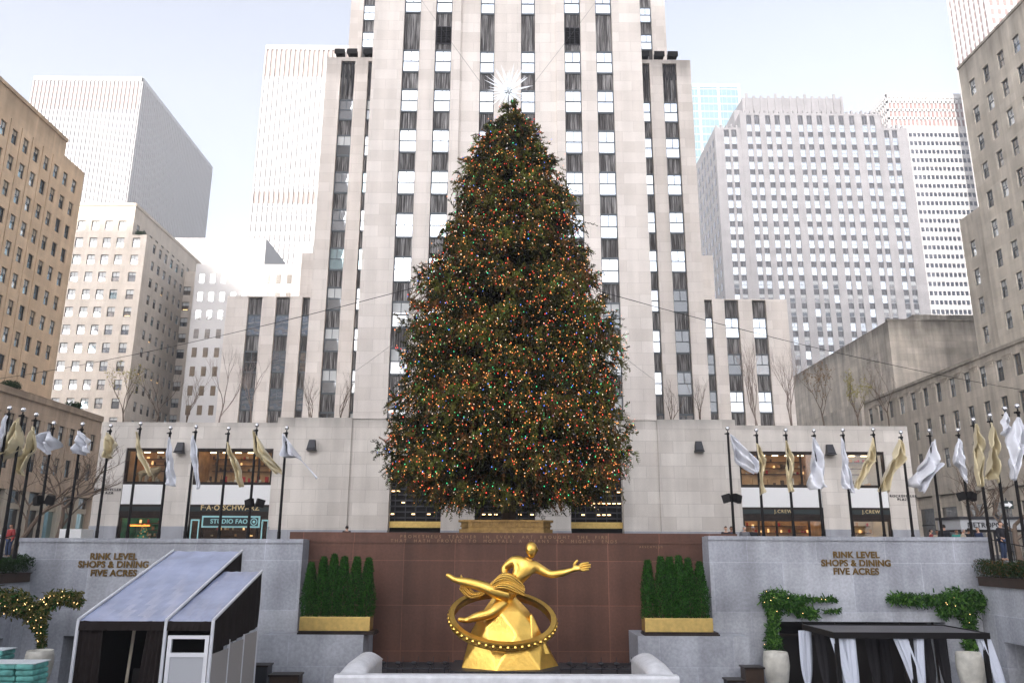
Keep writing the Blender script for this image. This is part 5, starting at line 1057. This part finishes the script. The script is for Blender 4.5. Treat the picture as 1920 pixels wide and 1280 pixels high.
# ================================================================== DARK CANOPY, right
cz_ = pY(1700, 1187, 26)[1]; cx0, cx1 = pY(1563, 1187, 26)[0], pY(1856, 1187, 26)[0]; cyb = 28.7
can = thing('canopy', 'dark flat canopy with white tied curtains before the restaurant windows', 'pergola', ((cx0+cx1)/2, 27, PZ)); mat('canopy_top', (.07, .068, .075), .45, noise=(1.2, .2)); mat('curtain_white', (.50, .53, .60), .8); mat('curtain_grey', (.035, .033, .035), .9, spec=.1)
b = MB(); N_ = 8
for k in range(N_):
    y0 = 26.05+(cyb-26.1)*k/N_; b.box(cx0+.05, cx1-.05, y0, y0+(cyb-26.1)/N_-.02, cz_-.04, cz_)
b.build('roof', 'canopy_top', can)
b = MB(); b.box(cx0, cx1, 26, 26.05, cz_-.15, cz_+.03); b.box(cx0, cx1, cyb-.05, cyb, cz_-.15, cz_+.03); b.box(cx0, cx0+.05, 26.05, cyb-.05, cz_-.15, cz_+.03); b.box(cx1-.05, cx1, 26.05, cyb-.05, cz_-.15, cz_+.03); b.build('frame', 'black_metal', can)
cm_ = (cx0+cx1)/2
for x_ in (cx0+.12, cm_, cx1-.12):
    for y_ in (26.15, cyb-.15): b = MB(); b.box(x_-.06, x_+.06, y_-.06, y_+.06, PZ, cz_-.15); b.build('post', 'black_metal', can)
def tied(x, y, lean, m_='curtain_white', top=.26):
    b = MB(); zt_ = cz_-.16; K = 22; J = 24
    for j in range(J):
        for k in range(K):
            def g_(k, j):
                t = j/J; a = 2*PI*k/K; w_ = top*(1-.75*math.exp(-((t-.62)/.16)**2)-.15*t); w_ *= 1+.22*math.sin(a*5+t*2); return (x+lean*math.sin(min(t, .62)/.62*PI/2)+w_*math.cos(a)*.8, y+w_*.45*math.sin(a), zt_+(PZ+.1-zt_)*t)
            b.quad(g_(k, j), g_(k+1, j), g_(k+1, j+1), g_(k, j+1))
    b.build('curtain', m_, can, smooth=True)
tied(cx0+.02, cyb-.2, -.05, top=.24); tied(cx0+.15, 26.2, .3, top=.2); tied(cx0+.55, 26.2, .02, top=.22); tied(cm_-.25, 26.2, .45, top=.26); tied(cm_+.3, 26.2, -.1, top=.18); tied(cx1-.1, 26.2, .35, top=.26)
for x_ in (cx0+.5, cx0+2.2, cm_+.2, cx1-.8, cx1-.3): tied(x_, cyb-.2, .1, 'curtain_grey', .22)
# ================================================================== POTS WITH CLIMBERS
mat('pot_glaze', (.50, .48, .42), .4, noise=(3, .22)); mat('vine_leaf', (.02, .065, .010), .7, spec=.15); mat('vine_leaf_light', (.07, .16, .025), .7, spec=.15); mat('vine_olive', (.11, .10, .025), .8)
mat('fairy', (1, .7, .35), .4, emit=(1, .62, .25), es=1.6).cycles.emission_sampling = 'NONE'
def pot(x, y, Yp, rtop, h, lab):
    X, zt_ = pY(x, y, Yp); r_ = thing('planter_pot', lab, 'pot', (X, Yp, zt_-h), 'tall glazed pots'); b = MB()
    b.lathe([(rtop*.55, 0), (rtop*.62, .08*h), (rtop*.9, .4*h), (rtop*1.04, .7*h), (rtop*1.0, .9*h), (rtop*.93, h), (rtop*.86, h), (rtop*.88, h*.93), (.01, h*.92)], (X, Yp, zt_-h), 28); b.build('pot', 'pot_glaze', r_, smooth=True)
    b = MB(); b.lathe([(rtop*.87, h*.925), (.01, h*.95)], (X, Yp, zt_-h), 16); b.build('soil', 'bark', r_); return X, zt_
def vine(path, Yw, lab, n, seed, mats_, fairy=0, thick=.22, stem=None, grp='climbers'):
    """leaf masses round a chain of (x, y, radius) picture points on the wall, pushed off it to real depth"""
    P3 = [(*pY(x, y, Yw-.3), r_) for x, y, r_ in path]; P3 = [(X, Yw-.3, Z, r_) for X, Z, r_ in P3]
    v_ = thing('climbing_plant', lab, 'plant', (P3[0][0], Yw-.3, P3[0][2]), grp)
    segs = [(a, c) for a, c in zip(P3, P3[1:]) if a[3] > 0 and c[3] > 0]
    wts = np.array([math.dist(a[:3], c[:3])*(a[3]+c[3])+.02 for a, c in segs]); wts /= wts.sum()
    def pf(rg, n):
        k = rg.choice(len(segs), n, p=wts); t = rg.random(n); A_ = np.array([s_[0] for s_ in segs])[k]; B_ = np.array([s_[1] for s_ in segs])[k]; q = A_+(B_-A_)*t[:, None]
        d = rg.normal(size=(n, 3)); d /= np.linalg.norm(d, axis=1)[:, None]; r_ = q[:, 3]*rg.random(n)**.5*(.75+.5*np.sin(q[:, 0]*7+q[:, 2]*5)**2); p = q[:, :3]+d*r_[:, None]*[1, .7, 1]; p[:, 1] = np.minimum(p[:, 1], Yw-.04); return p, d
    leafcloud('foliage', pf, n, .17, mats_, v_, seed=seed, up=-.5)
    b = MB()
    for s0, s1 in segs: b.tube([s0[:3], s1[:3]], .02, 5)
    b.build('stem', 'bark', v_)
    if fairy:
        rg_ = np.random.default_rng(seed); p, _ = pf(rg_, fairy); p[:, 1] -= .12
        f = thing('fairy_lights', 'tiny warm lights wound through the %s' % lab.split(' rising')[0].split(' spreading')[0].split(' wound')[0]+(' left of the canopy' if 'left of the canopy' in lab else ' at the right end' if 'right end' in lab else ' beside the tent'), 'lights', (P3[0][0], Yw-.3, P3[0][2]), 'fairy lights')
        for j in range(min(99, fairy)):
            o = bpy.data.objects.new('bulb', fairy_me); COL.objects.link(o); o.parent = f; o.location = tuple(p[j]-np.array(ORG[f.name]))
fairy_me = bpy.data.meshes.new('bulb'); fairy_me.from_pydata([tuple(q*.015) for q in octv], [], [tuple(map(int, q)) for q in octf]); fairy_me.materials.append(M['fairy'])
pot(1454, 1221, 35.6, .52, 1.75, 'tall pale glazed pot left of the dark canopy'); pot(1817, 1222, 35.2, .54, 1.8, 'tall pale glazed pot at the right end of the dark canopy'); pot(76, 1218, 30.5, .46, 1.6, 'tall pale glazed pot left of the tent')
vine([(1450, 1215, .45), (1448, 1180, .25), (1452, 1150, .3), (1440, 1122, .42), (1470, 1128, .5), (1497, 1130, .3), (1500, 1146, .25), (1530, 1148, .22), (1532, 1150, -1), (1495, 1122, .12), (1530, 1122, .08), (1567, 1122, .05), (1568, 1122, -1), (1545, 1145, .06), (1572, 1142, .04)], 36.8, 'leafy climber rising from the pot left of the canopy', 5200, 1, ['vine_leaf', 'vine_leaf', 'vine_leaf_light'], 16)
vine([(1820, 1215, .3), (1818, 1175, .28), (1815, 1140, .45), (1790, 1122, .45), (1840, 1125, .45), (1862, 1122, .25), (1863, 1122, -1), (1800, 1118, .3), (1760, 1124, .28), (1720, 1124, .24), (1690, 1120, .3), (1668, 1122, .12), (1667, 1122, -1), (1800, 1135, .3), (1765, 1150, .25)], 36.8, 'leafy climber spreading along the wall at the right end of the canopy', 7200, 2, ['vine_leaf', 'vine_leaf', 'vine_leaf_light'], 20)
vine([(78, 1210, .12), (76, 1180, .2), (70, 1150, .4), (30, 1128, .5), (-10, 1125, .5), (-11, 1125, -1), (70, 1148, .35), (100, 1120, .28), (150, 1118, .22), (152, 1118, -1), (110, 1120, .2), (150, 1132, .12)], 33.5, 'olive climber wound with many tiny lights, left of the tent', 6500, 3, ['vine_olive', 'vine_leaf', 'vine_olive'], 99)
# ---- wrapped pallets of teal bags
mat('teal_wrap', (.10, .30, .27), .45, noise=(5, .35), bump=.4, bscale=6); mat('wrap_white', (.55, .60, .62), .4)
def bags(x0, x1, Y0, Y1, zb_, zt_, lab, seed):
    r_ = thing('bag_stack', lab, 'bags', ((x0+x1)/2, Y0, PZ), 'stacks of teal bags'); rr = random.Random(seed); z = zb_
    while z < zt_-.05:
        b = MB(); n_ = 3
        for k in range(n_):
            a = x0+(x1-x0)*k/n_+rr.uniform(-.02, .03); b.box(a, a+(x1-x0)/n_-.03, Y0+rr.uniform(-.05, .03), Y1, z, z+.15)
        bevel(b.build('bag', 'teal_wrap', r_), .05, 3); z += .155
    b = MB(); b.box(x0, x1, Y0, Y1, z, z+.02); b.build('cover', 'wrap_white', r_); b = MB(); b.box(x0, x1, Y0, Y1, PZ, zb_-.01); b.build('pallet', 'dark_wood', r_)
pa = pY(-40, 1245, 24)[0]; pb = pY(66, 1245, 24)[0]; bags(pa, pb, 24, 24.8, pY(40, 1300, 24)[1], pY(40, 1250, 24)[1], 'stack of teal wrapped bags with a white cover in the lower left corner', 2)
bags(pY(-60, 1245, 26.5)[0], pY(4, 1245, 26.5)[0], 26.5, 27.2, PZ+.3, pY(10, 1218, 26.5)[1], 'taller teal wrapped stack at the very left edge behind the other', 4)
# dark boxes by the walls
def crate(xa_, xb_, yt, Yp, lab, m_='dark_metal'):
    X0_, z_ = pY(xa_, yt, Yp); X1_ = pY(xb_, yt, Yp)[0]; r_ = thing('utility_box', lab, 'box', ((X0_+X1_)/2, Yp, PZ), 'utility boxes by the granite walls'); b = MB(); b.box(X0_, X1_, Yp, Yp+.7, PZ, z_-.06); bevel(b.build('body', m_, r_), .02); b = MB(); b.box(X0_-.04, X1_+.04, Yp-.05, Yp+.74, z_-.06, z_); b.build('lid', 'bronze', r_)
crate(472, 502, 1246, 34, 'black utility box under the wall right of the tent'); crate(1397, 1432, 1250, 34, 'brown utility box left of the pot and canopy', 'brown_metal'); crate(505, 560, 1264, 33, 'low dark box near the fountain kerb, left side', 'brown_metal')
crate(1365, 1396, 1274, 33, 'low dark box near the fountain kerb, right side')
# ================================================================== BARE TREES
mat('twig', (.13, .095, .07), .9); mat('twig_pale', (.25, .20, .17), .9); mat('bud_leaf', (.30, .26, .04), .7); mat('rust_leaf', (.20, .11, .03), .8)
def bare_tree(base, h, spread, lab, grp, seed, matn='twig', leaves=0, leafm='bud_leaf', upright=.75, stems=1, r0=.07, wig=.28, depth=5):
    rr = random.Random(seed); t_ = thing('bare_tree', lab, 'tree', base, grp); tr = MB(); br = MB(); tips = []
    def grow(p, d, ln, r, lv):
        n_ = 4; pts = [p]; rs_ = [r]
        for k in range(n_):
            d = (d+Vector((rr.gauss(0, wig*.35), rr.gauss(0, wig*.35), .05*upright))).normalized(); p = p+d*ln/n_; pts.append(p); rs_.append(r*(1-.4*(k+1)/n_))
        (tr if lv == 0 else br).tube(pts, rs_, 6 if lv == 0 else (4 if lv < 3 else 3), cap=False)
        if lv >= 2: tips.extend(pts[1:])
        if lv >= depth: return
        for k in range(3 if lv < 2 else rr.choice((2, 2, 3))):
            q = pts[rr.choice((2, 3, 4)) if k else 4]; a = rr.uniform(0, 2*PI); s_ = Vector((math.cos(a), math.sin(a), 0))
            grow(q, (d*.75+s_*spread*rr.uniform(.5, 1)+Vector((0, 0, upright*.4))).normalized(), ln*rr.uniform(.6, .82), r*.58, lv+1)
    for k in range(stems): grow(Vector(base)+Vector((.12*k, 0, 0)), Vector((rr.gauss(0, .08), rr.gauss(0, .08), 1)).normalized(), h*.34, r0, 0)
    tr.build('trunk', matn, t_); br.build('branches', matn, t_)
    if leaves:
        tp = np.array([tuple(q) for q in tips])
        leafcloud('leaves', lambda rg, n: (tp[rg.integers(0, len(tp), n)]+rg.normal(0, .12, (n, 3)), rg.normal(size=(n, 3))), leaves, .14, [leafm], t_, seed=seed, up=0)
def roof_tree(x, ytop, lab, seed, Yp=63, **k):
    X, zt_ = pY(x, ytop, Yp); bare_tree((X, Yp, 9.2), zt_-9.2, k.pop('spread', .55), lab, 'bare trees on the low roof', seed, r0=k.pop('r0', .07), **k)
roof_tree(243, 680, 'bare roof tree with a few yellow green leaves, furthest left of the tree row', 1, leaves=260)
roof_tree(302, 690, 'bare brown tree on the low roof, second from the left', 2); roof_tree(362, 680, 'bare brown tree on the low roof, third from the left', 3)
roof_tree(425, 640, 'slim bare tree before the left wing, fourth from the left', 4, spread=.35, matn='twig_pale'); roof_tree(487, 640, 'slim pale bare tree before the left wing, fifth from the left', 5, spread=.35, matn='twig_pale')
roof_tree(590, 700, 'small bare tree on the roof beside the tower, left of the big spruce', 6, spread=.4, Yp=65); roof_tree(645, 700, 'small bare tree on the roof right against the tower, left of the big spruce', 7, spread=.4, Yp=65)
roof_tree(1250, 710, 'small bare tree on the roof right of the big spruce, against the tower', 8, spread=.4, Yp=65); roof_tree(1305, 710, 'small bare tree on the roof, second to the right of the big spruce', 9, spread=.4, Yp=65)
roof_tree(1408, 650, 'slim pale bare tree with two stems before the right wing', 10, spread=.3, stems=2, matn='twig_pale'); roof_tree(1472, 650, 'slim pale bare tree at the corner of the right wing', 11, spread=.32, matn='twig_pale', stems=2)
roof_tree(1535, 670, 'bare roof tree with rusty leaves in front of the sooty block, left one', 12, leaves=300, leafm='rust_leaf'); roof_tree(1600, 690, 'spreading roof tree with yellow leaves in front of the sooty block', 13, leaves=520)
roof_tree(1655, 690, 'bare tree at the right end of the low roof', 14)
def street_tree(x, ybase, Yp, h, lab, seed): X = pY(x, 1000, Yp)[0]; bare_tree((X, Yp, 0), h, .75, lab, 'bare street trees', seed, upright=.35, r0=.17, wig=.5, depth=5)
street_tree(110, 1000, 52, 8.5, 'large dark bare street tree behind the left flagpoles', 21); street_tree(20, 1000, 48, 8, 'dark bare street tree at the left edge of the picture', 22)
street_tree(1812, 1000, 50, 7.5, 'dark bare street tree behind the right flagpoles', 23); street_tree(1905, 1000, 44, 7.5, 'dark bare street tree at the right edge of the picture', 24)
# ================================================================== PEOPLE on the plaza
SKIN = [mat('skin_a', (.55, .33, .23), .6), mat('skin_b', (.30, .16, .10), .6)]
COATS = {'dark': mat('coat_dark', (.02, .02, .025), .8), 'grey': mat('coat_grey', (.13, .13, .14), .8), 'navy': mat('coat_navy', (.02, .03, .07), .8), 'green': mat('vest_green', (.25, .65, .10), .7), 'red': mat('coat_red', (.25, .03, .03), .8), 'teal': mat('coat_teal', (.03, .22, .18), .8), 'beige': mat('coat_beige', (.4, .33, .25), .8), 'jeans': mat('jeans', (.03, .045, .09), .85), 'beanie': mat('beanie', (.35, .36, .38), .95), 'hair': mat('hair_dark', (.02, .014, .01), .6)}
def person(x, Yp, h, lab, coat='dark', hat=None, face=0., seed=0, X=None, z=0):
    X = pY(x, 995, Yp)[0] if X is None else X; rr = random.Random(seed); s_ = h/1.75; r_ = thing('person', lab, 'person', (X, Yp, z), 'people on the plaza', 0)
    T = Matrix.Translation((X, Yp, z)) @ Matrix.Rotation(face, 4, 'Z') @ Matrix.Scale(s_, 4); q = lambda *p: tuple(T @ Vector(p)); a = rr.uniform(.02, .1)
    V = [q(0, 0, .95), q(0, .0, 1.15), q(0, .01, 1.36), q(0, -.0, 1.47), q(0, -.01, 1.56), q(.19, 0, 1.40), q(.25, .03, 1.13), q(.24, -.06, .90), q(.23, -.1, .82), q(-.19, 0, 1.40), q(-.25, .03, 1.13), q(-.23, -.08-a, .91), q(-.22, -.12-a, .83),
         q(.1, 0, .88), q(.11, -.02, .5), q(.11, .02, .09), q(.12, -.14, .04), q(-.1, 0, .88), q(-.11, -.04, .5), q(-.12, .03, .09), q(-.13, -.13, .04)]
    Eg = [(0, 1), (1, 2), (2, 3), (3, 4), (2, 5), (5, 6), (6, 7), (7, 8), (2, 9), (9, 10), (10, 11), (11, 12), (0, 13), (13, 14), (14, 15), (15, 16), (0, 17), (17, 18), (18, 19), (19, 20)]
    Rd = [.13, .12, .14, .06, .06, .07, .05, .035, .04, .07, .05, .035, .04, .09, .06, .045, .04, .09, .06, .045, .04]
    blob('body', SKIN[seed % 2].name, r_, V, Eg, [v*s_ for v in Rd], 1)
    blob('coat', COATS[coat].name, r_, [V[i] for i in (0, 1, 2, 5, 6, 7, 9, 10, 11)], [(0, 1), (1, 2), (2, 3), (3, 4), (4, 5), (2, 6), (6, 7), (7, 8)], [v*s_ for v in (.17, .155, .175, .1, .075, .06, .1, .075, .06)], 1)
    blob('trousers', COATS['jeans'].name, r_, [V[i] for i in (0, 13, 14, 15, 17, 18, 19)], [(0, 1), (1, 2), (2, 3), (0, 4), (4, 5), (5, 6)], [v*s_ for v in (.14, .11, .08, .065, .11, .08, .065)], 1)
    headmesh('head', SKIN[seed % 2].name, r_, q(0, -.02, 1.64), .12*s_, yaw=face, hair=COATS['beanie' if hat else 'hair'].name, hairname='hat' if hat else 'hair')
person(1361, 43.5, 1.72, 'person in a dark coat at the left of a pair right of the granite wall', 'dark', None, 0, 0)
person(1371, 44.2, 1.74, 'person in a navy coat right of the pair by the granite wall', 'navy', None, .4, 1)
person(1396, 43, 1.72, 'person in a grey coat and beanie, left of two before the shop', 'grey', 1, -.3, 2)
person(1412, 43.3, 1.72, 'person in a dark coat and grey beanie, right of two before the shop', 'dark', 1, .3, 3)
person(650, 43, 1.66, 'person with dark hair barely showing above the granite wall left of the spruce', 'dark', None, 2.8, 4)
person(1604, 61.2, 1.72, 'person in a bright green vest inside the right shop window', 'green', None, .2, 5)
person(1744, 46, 1.68, 'person in a red coat in the crowd left of the tilted flag', 'red', None, 1.2, 6)
person(1757, 45, 1.62, 'person in a beige coat in the crowd below the silver flag', 'beige', None, -1, 7)
person(1770, 42.5, 1.85, 'tall person in a dark coat standing before the crowd at the right', 'dark', None, 2.5, 8)
person(1793, 45.5, 1.66, 'person in a teal coat under the right speaker pair', 'teal', None, -.5, 9)
person(1805, 44.5, 1.68, 'person in a beige coat with a beanie near the right speaker pair', 'beige', 1, .9, 10)
person(1816, 46, 1.75, 'person in a dark coat beside the rightmost crowd barrier', 'dark', None, 1.9, 11)
person(1834, 45, 1.78, 'person in a navy coat left of the metal barrier at the right', 'navy', None, -1.4, 12)
person(1876, 36.5, 1.70, 'person in a dark coat with ruddy face behind the right barrier', 'dark', None, .5, 14, z=.12)
person(21, 41, 1.62, 'person in a red coat behind the barrier at the far left', 'red', None, -.4, 13)
# crowd barriers
def barrier(x0, y0, x1, y1, z, lab):
    r_ = thing('barrier', lab, 'barrier', (x0, y0, z), 'steel crowd barriers'); A_, B_ = Vector((x0, y0, z)), Vector((x1, y1, z)); b = MB()
    b.tube([A_+Vector((0, 0, .2)), A_+Vector((0, 0, .98)), A_.lerp(B_, .05)+Vector((0, 0, 1.08)), A_.lerp(B_, .95)+Vector((0, 0, 1.08)), B_+Vector((0, 0, .98)), B_+Vector((0, 0, .2)), A_+Vector((0, 0, .2))], .022, 6); b.build('frame', 'alu', r_)
    b = MB()
    for k in range(1, 15): p = A_.lerp(B_, k/15); b.tube([p+Vector((0, 0, .2)), p+Vector((0, 0, 1.07))], .009, 4)
    b.build('bars', 'alu', r_)
    for p in (A_.lerp(B_, .12), A_.lerp(B_, .88)): b = MB(); b.box(p.x-.04, p.x+.04, p.y-.3, p.y+.3, z+.0, z+.03); b.box(p.x-.02, p.x+.02, p.y-.02, p.y+.02, z+.03, z+.2); b.build('foot', 'alu', r_)
barrier(22.3, 35.2, 24.6, 34.6, .13, 'steel crowd barrier behind the right hedge'); barrier(24.8, 34.5, 27.0, 33.6, .01, 'steel crowd barrier cut by the right edge of the picture'); barrier(-25.2, 36.5, -22.8, 37.2, .01, 'steel crowd barrier behind the left flagpoles')
barrier(21.9, 42, 19.6, 42.3, .01, 'steel crowd barrier in front of the crowd at the right')
# handrails at the ledge ends, one-way arrow sign, planters and parked things in the street
for s_, nm in ((-1, 'left'), (1, 'right')):
    r_ = thing('railing', 'thin metal handrail running down behind the %s hedge' % nm, 'railing', (21.8*s_, 36, 0), 'handrails'); b = MB(); b.tube([(21.7*s_, 36.7, 1.05), (22.1*s_, 33.5, .55), (22.3*s_, 31, .3)], .025, 6)
    for k in range(12): t = k/11; b.tube([(21.75*s_+.5*t*s_, 36.6-5*t, .1), (21.75*s_+.5*t*s_, 36.6-5*t, 1.0-.7*t)], .012, 4)
    b.build('rail', 'black_metal', r_)
X, Z = pY(1888, 946, 41); sg = thing('street_sign', 'small black and white arrow sign on a post at the right', 'sign', (X, 41, 0)); b = MB(); b.tube([(X, 41.03, 0), (X, 41.03, Z+.35)], .03, 6); b.build('post', 'dark_metal', sg)
b = MB(); b.box(X-.3, X+.3, 40.96, 40.99, Z-.2, Z+.2); b.build('plate', 'sign_black', sg)
b = MB(); b.poly([(X-.25, 40.95, Z-.07), (X+.05, 40.95, Z-.07), (X+.05, 40.95, Z-.16), (X+.26, 40.95, Z), (X+.05, 40.95, Z+.16), (X+.05, 40.95, Z+.07), (X-.25, 40.95, Z+.07)]); b.build('arrow', 'white_panel', sg)
b = MB(); X0_, X1_ = pY(111, 1000, 50)[0], pY(152, 1000, 50)[0]; b.box(X0_, X1_, 50, 51.5, .35, 1.55); b.box(X0_+.02, X1_-.02, 49.98, 50, .9, .94); kio = thing('market_stall', 'low white street cart behind the left flagpoles', 'cart', ((X0_+X1_)/2, 50, 0)); bevel(b.build('body', 'white_panel', kio), .05)
for xx in (X0_+.2, X1_-.2): b = MB(); b.tube([(xx, 49.98, .25), (xx, 50.1, .25)], .22, 14); b.build('wheel', 'black_metal', kio)
# roadside van at the right and hot awning
X0_, X1_ = pY(1800, 975, 48)[0], pY(1925, 975, 48)[0]; aw = thing('street_kiosk', 'long pale framed awning with dark lettering above the crowd at the right', 'kiosk', ((X0_+X1_)/2, 48, 0)); zt_ = pY(1860, 968, 48)[1]
b = MB(); b.box(X0_, X1_, 48, 50.5, zt_-.75, zt_-.15); b.build('fascia', 'win_frame_pale', aw); b = MB(); b.box(X0_-.1, X1_+.1, 47.9, 50.6, zt_-.15, zt_); b.build('roof', 'dark_metal', aw); b = MB(); b.box(X0_-.1, X1_+.1, 47.85, 50.6, zt_-.85, zt_-.75); b.build('trim', 'black_metal', aw)
for xx in (X0_, X1_-.1, (X0_+X1_)/2): b = MB(); b.box(xx, xx+.1, 48.1, 48.2, 0, zt_-.85); b.build('post', 'dark_metal', aw)
text('METROPOLIS', 'lettering', 'dark_metal', aw, (X0_+(X1_-X0_)*.42, 47.98, zt_-.62), .42, spacing=1.05)
# shrubs on the ledges of the side blocks
def bush(X, Y, Z, r, lab, seed):
    r_ = thing('bush', lab, 'bush', (X, Y, Z), 'roof bushes'); leafcloud('foliage', lambda rg, n: ((lambda d: (np.array([X, Y, Z+r*.4])+d*[r*1.6, r*1.6, r*.8]*rg.random((n, 1))**.4, d))((lambda d: d/np.linalg.norm(d, axis=1)[:, None])(rg.normal(size=(n, 3))))), 1500, .16, ['hedge_green', 'evergreen'], r_, seed=seed)
    b = MB(); b.tube([(X, Y, Z-.1), (X, Y, Z+r*.5)], .05, 5); b.build('trunk', 'bark', r_)
y_, z_ = pX(20, 722, -54.6); bush(-54.6, y_, 17.2, .7, 'small round bush on the edge of the low brown roof, near end', 1)
y_, z_ = pX(137, 766, -54.6); bush(-54.6, y_, 17.2, .7, 'small round bush on the edge of the low brown roof, far end', 2)
bush(-74, 150.6, 60.9, .7, 'small bush on the stepped corner of the beige block', 3)
# ================================================================== HAZE in the cold morning air
hz = bpy.data.materials.new('haze'); hz.use_nodes = True; hn = hz.node_tree.nodes; hn.remove(hn['Principled BSDF']); hv = hn.new('ShaderNodeVolumePrincipled')
hv.inputs['Color'].default_value = (.93, .94, 1, 1); hv.inputs['Density'].default_value = .00062; hv.inputs['Anisotropy'].default_value = .2; hz.node_tree.links.new(hv.outputs[0], hn['Material Output'].inputs['Volume'])
M['haze'] = hz; b = MB(); b.box(-345, 330, -360, 470, -6.5, 292); tag(b.build('haze', 'haze'), kind='stuff')
